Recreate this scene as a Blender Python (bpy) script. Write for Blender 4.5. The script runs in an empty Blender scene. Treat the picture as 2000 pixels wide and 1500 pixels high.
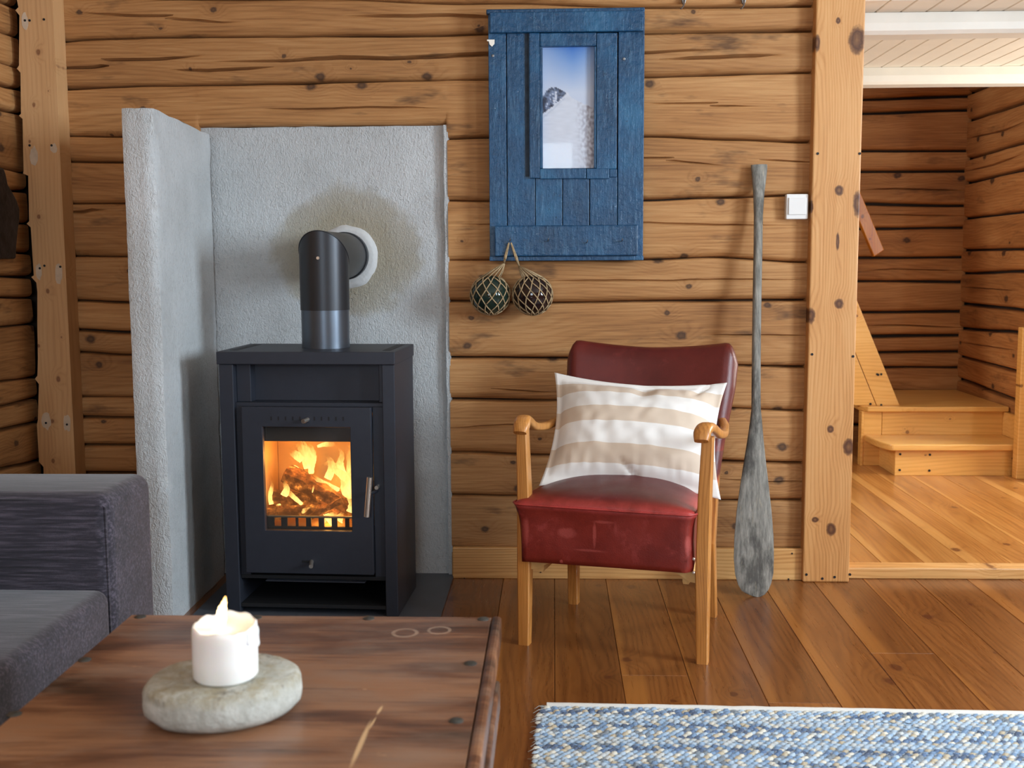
import bpy, bmesh, math, random
from mathutils import Vector, Matrix, noise

# ------------------------------------------------------------------ camera
SC = bpy.context.scene
COL = SC.collection
FPX = 2200.0            # focal length in pixels of the 2000 px wide frame
DIST, CAMH = 3.85, 1.11
CAM = Vector((0.0, -DIST, CAMH))
PITCH, YAW, ROLL = math.atan(245 / FPX), math.atan(83 * 0.994 / FPX), 0.0052
_f = Vector((-math.sin(YAW) * math.cos(PITCH), math.cos(YAW) * math.cos(PITCH), -math.sin(PITCH)))
_r0 = Vector((math.cos(YAW), math.sin(YAW), 0))
_u0 = _r0.cross(_f)
_r = _r0 * math.cos(ROLL) - _u0 * math.sin(ROLL)
_u = _u0 * math.cos(ROLL) + _r0 * math.sin(ROLL)
cam_data = bpy.data.cameras.new('camera')
cam = bpy.data.objects.new('camera', cam_data)
COL.objects.link(cam)
cam_data.sensor_width = 36.0
cam_data.lens = 36.0 * FPX / 2000.0
cam_data.clip_start = 0.05
cam_data.clip_end = 60
cam_data.dof.use_dof = True
cam_data.dof.focus_distance = 3.45
cam_data.dof.aperture_fstop = 6.3
_m = Matrix((_r, _u, -_f)).transposed().to_4x4()
_m.translation = CAM
cam.matrix_world = _m
SC.camera = cam

# ------------------------------------------------------------------ world, daylight, exposure
SC.view_settings.view_transform = 'Standard'
SC.view_settings.look = 'None'
SC.view_settings.gamma = 1.0
SC.view_settings.use_curve_mapping = False
SC.view_settings.exposure = -0.32
world = bpy.data.worlds.new('overcast_sky')
SC.world = world
world.use_nodes = True
_bg = world.node_tree.nodes['Background']
_bg.inputs['Color'].default_value = (0.72, 0.84, 1.0, 1)
_bg.inputs['Strength'].default_value = 1.0


def daylight(name, loc, direction, sx, sy, power, color=(0.77, 0.885, 1.0)):
    l = bpy.data.lights.new(name, 'AREA')
    l.shape = 'RECTANGLE'
    l.size, l.size_y = sx, sy
    l.energy = power
    l.color = color
    o = bpy.data.objects.new(name, l)
    COL.objects.link(o)
    o.location = loc
    o.rotation_euler = Vector(direction).to_track_quat('-Z', 'Y').to_euler()
    return o


# windows: (centre, size) are shared with the window builders below
WIN_R = (-2.12, 1.0, 1.55, 1.25)      # right wall: y centre, width, z centre, height
WIN_RFILL = (-4.1, 0.9, 1.55, 1.25)      # right wall, level with the camera: unseen window added for fill light
WIN_H = (0.92, 0.8, 1.2, 1.2)        # right wall beside the stair
WIN_F = (-0.45, 1.3, 1.5, 1.2)       # wall behind the camera: x centre, width, z centre, height
WIN_LFILL = (1.0, 0.7, 1.35, 0.8)       # far left end of the hall: unseen opening added to brighten the hall
XHL = -0.55                           # inside face of the hall's left end
XR = 3.1                              # inside face of the right wall
YF = -5.6                             # inside face of the wall behind the camera
daylight('window_daylight', (XR + 0.16, WIN_R[0], WIN_R[2]), (-1, 0, -0.12), WIN_R[1], WIN_R[3], 240)
daylight('near_fill_light', (XR + 0.16, WIN_RFILL[0], WIN_RFILL[2]), (-1, 0, -0.12), WIN_RFILL[1], WIN_RFILL[3], 110)  # fill lamp behind the added window, softens the stove's shadow side
daylight('stair_window_daylight', (XR + 0.16, WIN_H[0], WIN_H[2]), (-1, 0, -0.12), WIN_H[1], WIN_H[3], 100, (1.0, 0.95, 0.86))
daylight('hall_end_fill_light', (XHL - 0.16, WIN_LFILL[0], WIN_LFILL[2]), (1, 0, -0.1), WIN_LFILL[1], WIN_LFILL[3], 30, (1.0, 0.95, 0.88))  # added fill lamp for the hall, no known source at this end
daylight('rear_window_daylight', (WIN_F[0], YF - 0.16, WIN_F[2]), (0, 1, -0.08), WIN_F[1], WIN_F[3], 85)

SC.cycles.adaptive_threshold = 0.025
SC.cycles.max_bounces = 7
SC.cycles.diffuse_bounces = 4
SC.cycles.glossy_bounces = 3
SC.cycles.transmission_bounces = 4
SC.cycles.transparent_max_bounces = 16
SC.cycles.caustics_reflective = False
SC.cycles.caustics_refractive = False
random.seed(7)


# ------------------------------------------------------------------ pixel rays onto real planes
def ray(px, py):
    return (_r * ((px - 1000) / FPX) + _u * (-(py - 750) / FPX) + _f)


def onY(px, py, y=0.0):
    d = ray(px, py)
    return CAM + d * ((y - CAM.y) / d.y)


def onZ(px, py, z=0.0):
    d = ray(px, py)
    return CAM + d * ((z - CAM.z) / d.z)


def onX(px, py, x):
    d = ray(px, py)
    return CAM + d * ((x - CAM.x) / d.x)


# ------------------------------------------------------------------ mesh helpers
def link(name, me, mat, parent=None, smooth=False):
    o = bpy.data.objects.new(name, me)
    COL.objects.link(o)
    if mat is not None:
        me.materials.append(mat)
    if parent is not None:
        o.parent = parent
    if smooth:
        me.shade_smooth()
    return o


def mesh(name, verts, faces, mat, parent=None, smooth=False):
    me = bpy.data.meshes.new(name)
    me.from_pydata([tuple(v) for v in verts], [], faces)
    me.update()
    return link(name, me, mat, parent, smooth)


def fix_normals(o):
    bm = bmesh.new()
    bm.from_mesh(o.data)
    bmesh.ops.recalc_face_normals(bm, faces=bm.faces)
    bm.to_mesh(o.data)
    bm.free()


def box(name, x0, x1, y0, y1, z0, z1, mat, parent=None, bevel=0.0, seg=2, smooth=False, rot=None):
    bm = bmesh.new()
    bmesh.ops.create_cube(bm, size=1)
    for v in bm.verts:
        v.co = Vector(((x0 + x1) / 2 + v.co.x * (x1 - x0), (y0 + y1) / 2 + v.co.y * (y1 - y0), (z0 + z1) / 2 + v.co.z * (z1 - z0)))
    if bevel > 0:
        bmesh.ops.bevel(bm, geom=bm.edges[:], offset=bevel, segments=seg, profile=0.5, affect='EDGES')
    if rot is not None:
        bmesh.ops.transform(bm, matrix=rot, verts=bm.verts)
    me = bpy.data.meshes.new(name)
    bm.to_mesh(me)
    bm.free()
    return link(name, me, mat, parent, smooth)


def prism(name, poly, a, b, mat, parent=None, bevel=0.0, axis='y'):
    """polygon in (x,z) for axis y, (x,y) for axis z, (y,z) for axis x; extruded from a to b"""
    def p(u, v, w):
        return {'y': (u, w, v), 'z': (u, v, w), 'x': (w, u, v)}[axis]
    n = len(poly)
    vs = [p(u, v, a) for u, v in poly] + [p(u, v, b) for u, v in poly]
    fs = [list(range(n))[::-1], list(range(n, 2 * n))] + [[i, (i + 1) % n, n + (i + 1) % n, n + i] for i in range(n)]
    me = bpy.data.meshes.new(name)
    me.from_pydata(vs, [], fs)
    bm = bmesh.new()
    bm.from_mesh(me)
    bmesh.ops.recalc_face_normals(bm, faces=bm.faces)
    if bevel > 0:
        es = [e for e in bm.edges if len(e.link_faces) == 2 and e.calc_face_angle(0) > 0.5]
        bmesh.ops.bevel(bm, geom=es, offset=bevel, segments=2, profile=0.5, affect='EDGES')
    bm.to_mesh(me)
    bm.free()
    return link(name, me, mat, parent)


def sweep_data(pts, secs, up=Vector((0, 0, 1)), n=12, power=2.0, close=True):
    """superellipse section (half width, half height) swept along pts"""
    vs, fs = [], []
    N = len(pts)
    pts = [Vector(p) for p in pts]
    for i, p in enumerate(pts):
        t = (pts[min(i + 1, N - 1)] - pts[max(i - 1, 0)]).normalized()
        s = t.cross(up)
        if s.length < 1e-5:
            s = t.cross(Vector((1, 0, 0)))
        s.normalize()
        w = s.cross(t).normalized()
        a, b = secs[i] if not isinstance(secs, tuple) else secs
        for k in range(n):
            th = 2 * math.pi * (k + 0.5) / n
            c, d = math.cos(th), math.sin(th)
            e = 2.0 / power
            vs.append(p + s * (a * math.copysign(abs(c) ** e, c)) + w * (b * math.copysign(abs(d) ** e, d)))
    for i in range(N - 1):
        for k in range(n):
            fs.append([i * n + k, i * n + (k + 1) % n, (i + 1) * n + (k + 1) % n, (i + 1) * n + k])
    if close:
        fs.append(list(range(n))[::-1])
        fs.append([(N - 1) * n + k for k in range(n)])
    return vs, fs


def sweep(name, pts, secs, mat, parent=None, up=Vector((0, 0, 1)), n=12, power=2.0, smooth=True):
    vs, fs = sweep_data(pts, secs, up, n, power)
    o = mesh(name, vs, fs, mat, parent, False)
    fix_normals(o)
    if smooth:
        o.data.shade_auto_smooth(math.radians(50)) if hasattr(o.data, 'shade_auto_smooth') else o.data.shade_smooth()
        try:
            o.data.set_sharp_from_angle(angle=math.radians(50))
        except Exception:
            pass
    return o


def tubes(name, lines, rad, mat, parent=None, n=5):
    vs, fs = [], []
    for ln in lines:
        v, f = sweep_data(ln, (rad, rad), Vector((0.3, 0.9, 0.2)), n)
        off = len(vs)
        vs += v
        fs += [[i + off for i in q] for q in f]
    return mesh(name, vs, fs, mat, parent, True)


def lathe(name, prof, mat, parent=None, n=32, loc=(0, 0, 0), smooth=True, axis='z'):
    vs, fs = [], []
    for r, z in prof:
        for k in range(n):
            a = 2 * math.pi * k / n
            c = (r * math.cos(a), r * math.sin(a), z)
            if axis == 'y':
                c = (c[0], c[2], c[1])
            vs.append((c[0] + loc[0], c[1] + loc[1], c[2] + loc[2]))
    m = len(prof)
    for i in range(m - 1):
        for k in range(n):
            fs.append([i * n + k, i * n + (k + 1) % n, (i + 1) * n + (k + 1) % n, (i + 1) * n + k])
    fs.append(list(range(n))[::-1])
    fs.append([(m - 1) * n + k for k in range(n)])
    o = mesh(name, vs, fs, mat, parent, smooth)
    fix_normals(o)
    if smooth:
        try:
            o.data.set_sharp_from_angle(angle=math.radians(45))
        except Exception:
            pass
    return o


def thing(name, label, cat, loc=(0, 0, 0), rz=0.0, group=None):
    o = bpy.data.objects.new(name, None)
    COL.objects.link(o)
    o.empty_display_size = 0.05
    o.location = loc
    o.rotation_euler = (0, 0, rz)
    tag(o, label, cat, group)
    return o


def tag(o, label=None, cat=None, group=None, kind=None):
    if label:
        o['label'] = label
    if cat:
        o['category'] = cat
    if group:
        o['group'] = group
    if kind:
        o['kind'] = kind
    return o


def structure(o, label=None):
    o['kind'] = 'structure'
    if label:
        o['label'] = label
    return o


def interp(pts, x):
    if x <= pts[0][0]:
        return pts[0][1]
    for (a, b), (c, d) in zip(pts, pts[1:]):
        if x <= c:
            t = (x - a) / (c - a)
            return b + (d - b) * t
    return pts[-1][1]


def smooth_interp(pts, x):
    if x <= pts[0][0]:
        return pts[0][1]
    for i in range(len(pts) - 1):
        a, b = pts[i]
        c, d = pts[i + 1]
        if x <= c:
            t = (x - a) / (c - a)
            t = t * t * (3 - 2 * t)
            return b + (d - b) * t
    return pts[-1][1]


def catmull(P, per=6):
    P = [Vector(p) for p in P]
    out = []
    for i in range(len(P) - 1):
        p0, p1, p2, p3 = P[max(i - 1, 0)], P[i], P[i + 1], P[min(i + 2, len(P) - 1)]
        for k in range(per):
            t = k / per
            out.append(0.5 * ((2 * p1) + (p2 - p0) * t + (2 * p0 - 5 * p1 + 4 * p2 - p3) * t * t + (3 * p1 - p0 - 3 * p2 + p3) * t ** 3))
    out.append(P[-1])
    return out


def nz(x, y=0.0, z=0.0):
    return noise.noise(Vector((x, y, z)))


# ------------------------------------------------------------------ node helpers
class NT:
    def __init__(self, name):
        self.m = bpy.data.materials.new(name)
        self.m.use_nodes = True
        self.t = self.m.node_tree
        self.b = self.t.nodes['Principled BSDF']
        self.out = self.t.nodes['Material Output']

    def n(self, typ, props=None, **ins):
        nd = self.t.nodes.new(typ)
        for k, v in (props or {}).items():
            setattr(nd, k, v)
        for k, v in ins.items():
            key = k.replace('_', ' ')
            sock = nd.inputs[int(k[1:])] if k[0] == 'i' and k[1:].isdigit() else nd.inputs[key]
            self.set(sock, v)
        return nd

    def set(self, sock, v):
        if isinstance(v, bpy.types.NodeSocket):
            self.t.links.new(v, sock)
        elif isinstance(v, bpy.types.Node):
            self.t.links.new(v.outputs[0], sock)
        else:
            if sock.type == 'RGBA' and len(v) == 3:
                v = (*v, 1)
            sock.default_value = v

    def math(self, op, a, b=0.0, c=None, clamp=False):
        nd = self.t.nodes.new('ShaderNodeMath')
        nd.operation = op
        nd.use_clamp = clamp
        self.set(nd.inputs[0], a)
        self.set(nd.inputs[1], b)
        if c is not None:
            self.set(nd.inputs[2], c)
        return nd.outputs[0]

    def mix(self, fac, a, b, blend='MIX'):
        nd = self.t.nodes.new('ShaderNodeMix')
        nd.data_type = 'RGBA'
        nd.blend_type = blend
        self.set(nd.inputs['Factor'], fac)
        self.set(nd.inputs[6], a)
        self.set(nd.inputs[7], b)
        return nd.outputs[2]

    def ramp(self, fac, stops, interp='LINEAR'):
        nd = self.t.nodes.new('ShaderNodeValToRGB')
        nd.color_ramp.interpolation = interp
        els = nd.color_ramp.elements
        while len(els) < len(stops):
            els.new(0.5)
        for e, (p, c) in zip(els, stops):
            e.position = p
            e.color = (c, c, c, 1) if isinstance(c, (int, float)) else (*c, 1)
        self.set(nd.inputs[0], fac)
        return nd.outputs[0]

    def coords(self, kind='Object', rnd=False, scale=(1, 1, 1), loc=(0, 0, 0), rot=(0, 0, 0)):
        tc = self.t.nodes.new('ShaderNodeTexCoord')
        v = tc.outputs[kind]
        if rnd:
            oi = self.t.nodes.new('ShaderNodeObjectInfo')
            r = oi.outputs['Random']
            cx = self.n('ShaderNodeCombineXYZ', X=self.math('MULTIPLY', r, 37.3), Y=self.math('MULTIPLY', r, 91.7), Z=self.math('MULTIPLY', r, 53.1))
            ad = self.n('ShaderNodeVectorMath', {'operation': 'ADD'}, i0=v, i1=cx.outputs[0])
            v = ad.outputs[0]
        mp = self.n('ShaderNodeMapping', Vector=v, Scale=scale, Location=loc, Rotation=rot)
        return mp.outputs[0]

    def noise(self, vec, scale, detail=3, rough=0.5, dist=0.0):
        nd = self.n('ShaderNodeTexNoise', Vector=vec, Scale=scale, Detail=detail, Roughness=rough, Distortion=dist)
        return nd.outputs[0]

    def bump(self, h, strength=0.3, dist=0.002, normal=None):
        nd = self.n('ShaderNodeBump', Height=h, Strength=strength, Distance=dist)
        if normal is not None:
            self.set(nd.inputs['Normal'], normal)
        return nd.outputs[0]

    def final(self, color=None, rough=None, normal=None, **kw):
        if color is not None:
            self.set(self.b.inputs['Base Color'], color)
        if rough is not None:
            self.set(self.b.inputs['Roughness'], rough)
        if normal is not None:
            self.set(self.b.inputs['Normal'], normal)
        for k, v in kw.items():
            self.set(self.b.inputs[k.replace('_', ' ')], v)
        return self.m


def srgb(r, g, b):
    def f(c):
        c /= 255.0
        return c / 12.92 if c <= 0.04045 else ((c + 0.055) / 1.055) ** 2.4
    return (f(r), f(g), f(b))


def wood(name, axis, across, dark, mid, light, rough=0.62, knots=0.45, knot_cell=0.22, knot_col=None, stain=0.35, stain_col=None,
         bump=0.35, ring_sp=0.012, warp=0.04, ring_amt=0.35, vary=0.2, coat=0.0, sap=None, knot_size=0.075, fine=0.5, med=0.5, knot_amt=0.85, bend=2.2, fixed=()):
    """sawn or hewn wood: growth lines along the axis that bend round knots, fine streaks, stains; every piece differs"""
    w = NT(name)
    V = w.coords(rnd=True)
    sp = w.n('ShaderNodeSeparateXYZ', Vector=V)
    ix = {'x': 0, 'y': 1, 'z': 2}
    A, C = sp.outputs[ix[axis]], sp.outputs[ix[across]]
    D = sp.outputs[3 - ix[axis] - ix[across]]

    def vec(a, c, d):
        return w.n('ShaderNodeCombineXYZ', X=w.math('MULTIPLY', A, a), Y=w.math('MULTIPLY', C, c), Z=w.math('MULTIPLY', D, d)).outputs[0]
    vo = w.n('ShaderNodeTexVoronoi', {'feature': 'F1', 'voronoi_dimensions': '2D'}, Vector=vec(0.75, 1.0, 0.0), Scale=1.0 / knot_cell, Randomness=1.0)
    wob = w.noise(vec(1.0, 1.0, 1.0), 60.0, 2)
    dist = w.math('ADD', vo.outputs['Distance'], w.math('MULTIPLY', w.math('SUBTRACT', wob, 0.5), 0.06))
    sep = w.n('ShaderNodeSeparateColor', Color=vo.outputs['Color'])
    gate = w.math('GREATER_THAN', sep.outputs[0], 1.0 - knots)
    size = w.math('MULTIPLY_ADD', sep.outputs[1], knot_size, knot_size * 0.35)
    kmask = w.math('MULTIPLY', w.ramp(w.math('DIVIDE', dist, size), [(0.0, 0.8), (0.5, 1.0), (0.72, 0.55), (1.0, 0.0)]), gate)
    halo = w.math('MULTIPLY', w.ramp(w.math('DIVIDE', dist, w.math('MULTIPLY', size, 4.0)), [(0.0, 1.0), (1.0, 0.0)], 'EASE'), gate)
    if fixed:
        fs_ = w.n('ShaderNodeSeparateXYZ', Vector=w.coords())
        FA, FC = fs_.outputs[ix[axis]], fs_.outputs[ix[across]]
        for ca_, cc_, ra_, rc_ in fixed:
            u = w.math('DIVIDE', w.math('SUBTRACT', FA, ca_), ra_)
            q = w.math('DIVIDE', w.math('SUBTRACT', FC, cc_), rc_)
            r = w.math('ADD', w.math('SQRT', w.math('ADD', w.math('MULTIPLY', u, u), w.math('MULTIPLY', q, q))), w.math('MULTIPLY', w.math('SUBTRACT', wob, 0.5), 0.5))
            kmask = w.math('MAXIMUM', kmask, w.ramp(r, [(0.0, 0.7), (0.55, 0.95), (0.8, 0.7), (1.0, 0.0)]))
            halo = w.math('MAXIMUM', halo, w.ramp(w.math('DIVIDE', r, 4.0), [(0.0, 1.0), (1.0, 0.0)], 'EASE'))
    n1 = w.noise(vec(0.35, 2.0, 2.0), 2.2, 2, 0.5)
    phase = w.math('ADD', w.math('DIVIDE', w.math('ADD', C, w.math('MULTIPLY', n1, warp * 4)), ring_sp), w.math('MULTIPLY', halo, bend))
    ring = w.math('POWER', w.math('MULTIPLY_ADD', w.math('SINE', w.math('MULTIPLY', phase, 6.2832)), 0.5, 0.5), 2.2)
    md = w.noise(vec(0.12, 1.0, 1.0), 20.0, 3, 0.6)
    fn = w.noise(vec(0.035, 1.0, 1.0), 150.0, 3, 0.65)
    f = w.math('ADD', 0.5, w.math('MULTIPLY', w.math('SUBTRACT', md, 0.5), med))
    f = w.math('ADD', f, w.math('MULTIPLY', w.math('SUBTRACT', fn, 0.5), fine))
    f = w.math('ADD', f, w.math('MULTIPLY', w.math('SUBTRACT', n1, 0.5), 0.45))
    f = w.math('SUBTRACT', f, w.math('MULTIPLY', ring, ring_amt * 0.35))
    col = w.ramp(f, [(0.2, dark), (0.46, mid), (0.72, light)])
    oi = w.t.nodes.new('ShaderNodeObjectInfo')
    if sap:
        g = w.t.nodes.new('ShaderNodeTexCoord')
        sx = w.n('ShaderNodeSeparateXYZ', Vector=g.outputs['Generated'])
        width = w.math('MULTIPLY_ADD', w.math('FRACT', w.math('MULTIPLY', oi.outputs['Random'], 17.7)), 0.45, -0.16)
        edge = w.math('ADD', sx.outputs[0], w.math('MULTIPLY', w.math('SUBTRACT', n1, 0.5), 0.5))
        smask = w.ramp(w.math('SUBTRACT', edge, width), [(0.0, 1.0), (0.06, 0.0)])
        col = w.mix(w.math('MULTIPLY', smask, 0.5), col, sap)
    hsv = w.n('ShaderNodeHueSaturation', Color=col,
              Value=w.math('MULTIPLY_ADD', oi.outputs['Random'], vary, 1.0 - vary / 2), Saturation=1.0)
    col = hsv.outputs[0]
    if stain > 0:
        sn = w.noise(vec(0.28, 1.0, 1.0), 11.0, 4, 0.65)
        sm = w.math('MULTIPLY', w.ramp(sn, [(0.60, 0.0), (0.72, 1.0)]), stain)
        col = w.mix(sm, col, stain_col or tuple(c * 0.4 for c in dark))
    kc = knot_col or tuple(c * 0.3 for c in dark)
    col = w.mix(w.math('MULTIPLY', halo, 0.22), col, dark)
    col = w.mix(w.math('MULTIPLY', kmask, knot_amt), col, kc)
    hgt = fn
    return w.final(col, w.math('MULTIPLY_ADD', fn, 0.2, rough - 0.1), w.bump(hgt, bump, 0.004), Coat_Weight=coat, Coat_Roughness=0.16)


def plain(name, col, rough=0.5, metal=0.0, nscale=0, namt=0.0, bump=0.0, bscale=200.0, bdist=0.001, **kw):
    w = NT(name)
    c = col
    v = w.coords()
    if namt:
        nn = w.noise(v, nscale, 4, 0.6)
        c = w.mix(w.ramp(nn, [(0.3, 0.0), (0.7, 1.0)]), tuple(x * (1 - namt) for x in col), tuple(min(1, x * (1 + namt)) for x in col))
    nrm = None
    if bump:
        nrm = w.bump(w.noise(v, bscale, 3), bump, bdist)
    return w.final(c, rough, nrm, Metallic=metal, **kw)


# ------------------------------------------------------------------ materials
LD, LM, LL = srgb(124, 78, 40), srgb(178, 126, 74), srgb(206, 158, 104)
LOGK = dict(rough=0.72, stain=0.75, ring_sp=0.017, warp=0.07, ring_amt=0.2, fine=0.45, med=0.4, bump=0.5, knots=0.8, knot_cell=0.17, vary=0.24, knot_amt=0.95, knot_col=srgb(74, 50, 34), stain_col=srgb(72, 46, 28), knot_size=0.08)
LOG_X = wood('old_log_wood', 'x', 'z', LD, LM, LL, **LOGK)
LOG_Y = wood('old_log_wood_side', 'y', 'z', LD, LM, LL, **LOGK)
HD, HM, HL = srgb(122, 72, 32), srgb(172, 114, 60), srgb(202, 146, 88)
LOGK.update(knot_cell=0.26, knot_col=srgb(62, 36, 20), stain_col=srgb(76, 44, 22), stain=0.5)
HLOG_X = wood('brown_log_wood', 'x', 'z', HD, HM, HL, **LOGK)
HLOG_Y = wood('brown_log_wood_side', 'y', 'z', HD, HM, HL, **LOGK)
CHINK = plain('dark_chinking', srgb(45, 33, 24), 0.95)
YPO = -0.045
_pk = []
for px, py, rx, ry in ((1637, 40, 4, 6), (1674, 78, 14, 24), (1596, 84, 5, 15), (1639, 372, 8, 9), (1676, 398, 9, 22), (1582, 404, 6, 12), (1639, 593, 8, 9), (1583, 617, 8, 14), (1636, 472, 3, 16), (1622, 838, 6, 7), (1658, 873, 11, 15), (1623, 1034, 9, 12), (1592, 1015, 6, 5)):
    _p = onY(px, py, YPO)
    _pk.append((_p.z, _p.x, ry * 0.0021, rx * 0.0021))
PINE_Z = wood('pine_post_wood', 'z', 'x', srgb(182, 122, 66), srgb(212, 156, 96), srgb(224, 174, 118), rough=0.42, stain=0.0, ring_sp=0.0105, warp=0.03,
              ring_amt=0.4, knots=0.0, bump=0.08, vary=0.0, med=0.25, fine=0.35, fixed=_pk, knot_col=srgb(72, 36, 24), bend=1.8, knot_amt=1.0)
BOARD_Z = wood('plain_board_wood', 'z', 'x', srgb(178, 130, 84), srgb(208, 162, 112), srgb(220, 178, 130), rough=0.6, stain=0.0, ring_sp=0.014,
               ring_amt=0.25, knots=0.75, knot_cell=0.1, knot_col=srgb(120, 72, 44), bump=0.1, vary=0.0, knot_size=0.075, med=0.25, fine=0.3)
PINE_X = wood('pine_board_wood', 'x', 'z', srgb(190, 132, 72), srgb(222, 170, 106), srgb(234, 190, 130), rough=0.42, stain=0.0, ring_sp=0.013,
              ring_amt=0.45, knots=0.3, knot_cell=0.2, knot_col=srgb(110, 62, 36), bump=0.1, vary=0.08, med=0.3, fine=0.3)
STAIR_X = wood('varnished_stair_pine', 'x', 'z', srgb(206, 146, 70), srgb(232, 178, 98), srgb(242, 198, 124), rough=0.34, stain=0.0, ring_sp=0.02,
               ring_amt=0.3, knots=0.5, knot_cell=0.16, knot_col=srgb(120, 70, 36), bump=0.06, vary=0.1, coat=0.2, knot_size=0.05, med=0.3, fine=0.2)
FLOOR_Y = wood('varnished_floor_pine', 'y', 'x', srgb(92, 50, 20), srgb(126, 75, 33), srgb(152, 96, 46), rough=0.3, stain=0.0, ring_sp=0.02, warp=0.06,
               ring_amt=0.35, knots=0.5, knot_cell=0.26, knot_col=srgb(82, 38, 20), bump=0.05, vary=0.22, coat=0.3,
               sap=srgb(176, 114, 52), knot_size=0.075, med=0.4, fine=0.35)
HFLOOR_Y = wood('hall_floor_pine', 'y', 'x', srgb(140, 86, 38), srgb(178, 120, 60), srgb(200, 144, 80), rough=0.32, stain=0.0, ring_sp=0.02, warp=0.06,
                ring_amt=0.3, knots=0.5, knot_cell=0.26, knot_col=srgb(96, 50, 28), bump=0.05, vary=0.16, coat=0.3, sap=srgb(220, 166, 96), knot_size=0.07)
OAK_Z = wood('golden_chair_oak', 'z', 'x', srgb(156, 96, 40), srgb(196, 132, 64), srgb(212, 152, 84), rough=0.36, stain=0.0, ring_sp=0.008,
             ring_amt=0.4, knots=0.0, bump=0.06, vary=0.0, coat=0.2)
RAIL = wood('orange_rail_pine', 'z', 'x', srgb(196, 108, 18), srgb(228, 142, 34), srgb(240, 168, 56), rough=0.36, stain=0.0, knots=0.4, knot_cell=0.12, bump=0.05, vary=0.0, coat=0.2)
OAK_RAW = plain('pale_raw_wood', srgb(214, 172, 108), 0.6, nscale=20, namt=0.1)
WHITE_PAINT = plain('white_painted_board', srgb(226, 220, 206), 0.55, nscale=8, namt=0.03, bump=0.06, bscale=60)
WHITE_BEAM = plain('white_painted_beam', srgb(232, 230, 220), 0.45, nscale=6, namt=0.04, bump=0.15, bscale=30)
PLASTIC = plain('white_plastic', srgb(236, 236, 234), 0.32)
IRON = plain('matte_black_steel', srgb(50, 54, 64), 0.46, 0.3, nscale=30, namt=0.05, bump=0.04, bscale=900)
IRON_IN = plain('dark_steel_inside', srgb(26, 27, 30), 0.6, 0.2)
PIPE_M = plain('black_stove_pipe', srgb(56, 58, 62), 0.38, 0.55)
PIPE_L = plain('brushed_grey_pipe', srgb(92, 100, 110), 0.34, 0.75, nscale=4, namt=0.08)
CHROME = plain('polished_steel', srgb(220, 212, 200), 0.3, 0.9)
GALV = plain('galvanised_metal', srgb(150, 152, 154), 0.4, 0.9)
DARKMETAL = plain('dark_wrought_metal', srgb(48, 46, 48), 0.45, 0.6, nscale=25, namt=0.5, bump=0.5, bscale=40, bdist=0.004)
SLATE = plain('dark_slate_plate', srgb(84, 88, 96), 0.42, 0.1, nscale=12, namt=0.08)


def stucco_mat():
    w = NT('rough_grey_stucco')
    v = w.coords()
    base = w.noise(v, 3.0, 4, 0.55)
    col = w.ramp(base, [(0.3, srgb(188, 192, 193)), (0.7, srgb(214, 218, 220))])
    # beige damp patch left by the repair around the flue
    c = FLUE
    sep = w.n('ShaderNodeSeparateXYZ', Vector=v)
    dx = w.math('DIVIDE', w.math('SUBTRACT', sep.outputs[0], c.x), 0.27)
    dz = w.math('DIVIDE', w.math('SUBTRACT', sep.outputs[2], c.z + 0.01), 0.235)
    wall = w.math('GREATER_THAN', sep.outputs[1], -0.03)
    rr = w.math('SQRT', w.math('ADD', w.math('MULTIPLY', dx, dx), w.math('MULTIPLY', dz, dz)))
    rr = w.math('ADD', rr, w.math('MULTIPLY', w.math('SUBTRACT', w.noise(v, 9.0, 4, 0.6), 0.5), 0.55))
    pm = w.math('MULTIPLY', w.ramp(rr, [(0.5, 0.95), (0.85, 0.65), (1.12, 0.0)]), wall)
    col = w.mix(pm, col, srgb(168, 160, 140))
    gx = w.math('MULTIPLY', w.ramp(w.noise(v, 5.5, 4, 0.65), [(0.62, 0.0), (0.75, 1.0)]), 0.25)
    col = w.mix(gx, col, srgb(150, 148, 140))
    worm = w.noise(w.coords(scale=(1, 1, 0.6)), 120.0, 3, 0.6, 1.0)
    fine = w.noise(v, 320.0, 3, 0.6)
    h = w.math('ADD', w.math('MULTIPLY', worm, 1.0), w.math('MULTIPLY', fine, 0.35))
    col = w.mix(w.ramp(worm, [(0.3, 0.28), (0.46, 0.0)]), col, srgb(140, 140, 138))
    return w.final(col, 0.92, w.bump(h, 1.0, 0.006))


FLUE = onY(676, 500, 0.02)
STUCCO = stucco_mat()
PLASTER = plain('white_filler_plaster', srgb(204, 206, 206), 0.85, nscale=20, namt=0.05, bump=0.5, bscale=60, bdist=0.004)


def blue_paint():
    w = NT('worn_blue_paint')
    v = w.coords(rnd=True, scale=(1, 1, 0.12))
    g = w.coords(rnd=True)
    t = w.noise(g, 6.0, 4, 0.6)
    col = w.ramp(t, [(0.3, srgb(10, 58, 92)), (0.55, srgb(16, 74, 114)), (0.75, srgb(36, 98, 138))])
    st = w.noise(v, 90.0, 4, 0.7)
    col = w.mix(w.ramp(st, [(0.52, 0.0), (0.74, 0.5)]), col, srgb(84, 130, 164))
    chip = w.noise(g, 130.0, 3, 0.7)
    col = w.mix(w.ramp(chip, [(0.70, 0.0), (0.73, 0.7)]), col, srgb(160, 186, 204))
    col = w.mix(w.ramp(w.noise(g, 40.0, 3, 0.6), [(0.25, 0.6), (0.36, 0.0)]), col, srgb(20, 44, 72))
    h = w.math('ADD', w.math('MULTIPLY', st, 0.7), w.math('MULTIPLY', w.noise(g, 55.0, 4, 0.6), 1.0))
    return w.final(col, w.math('MULTIPLY_ADD', t, 0.25, 0.2), w.bump(h, 0.7, 0.005))


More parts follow.
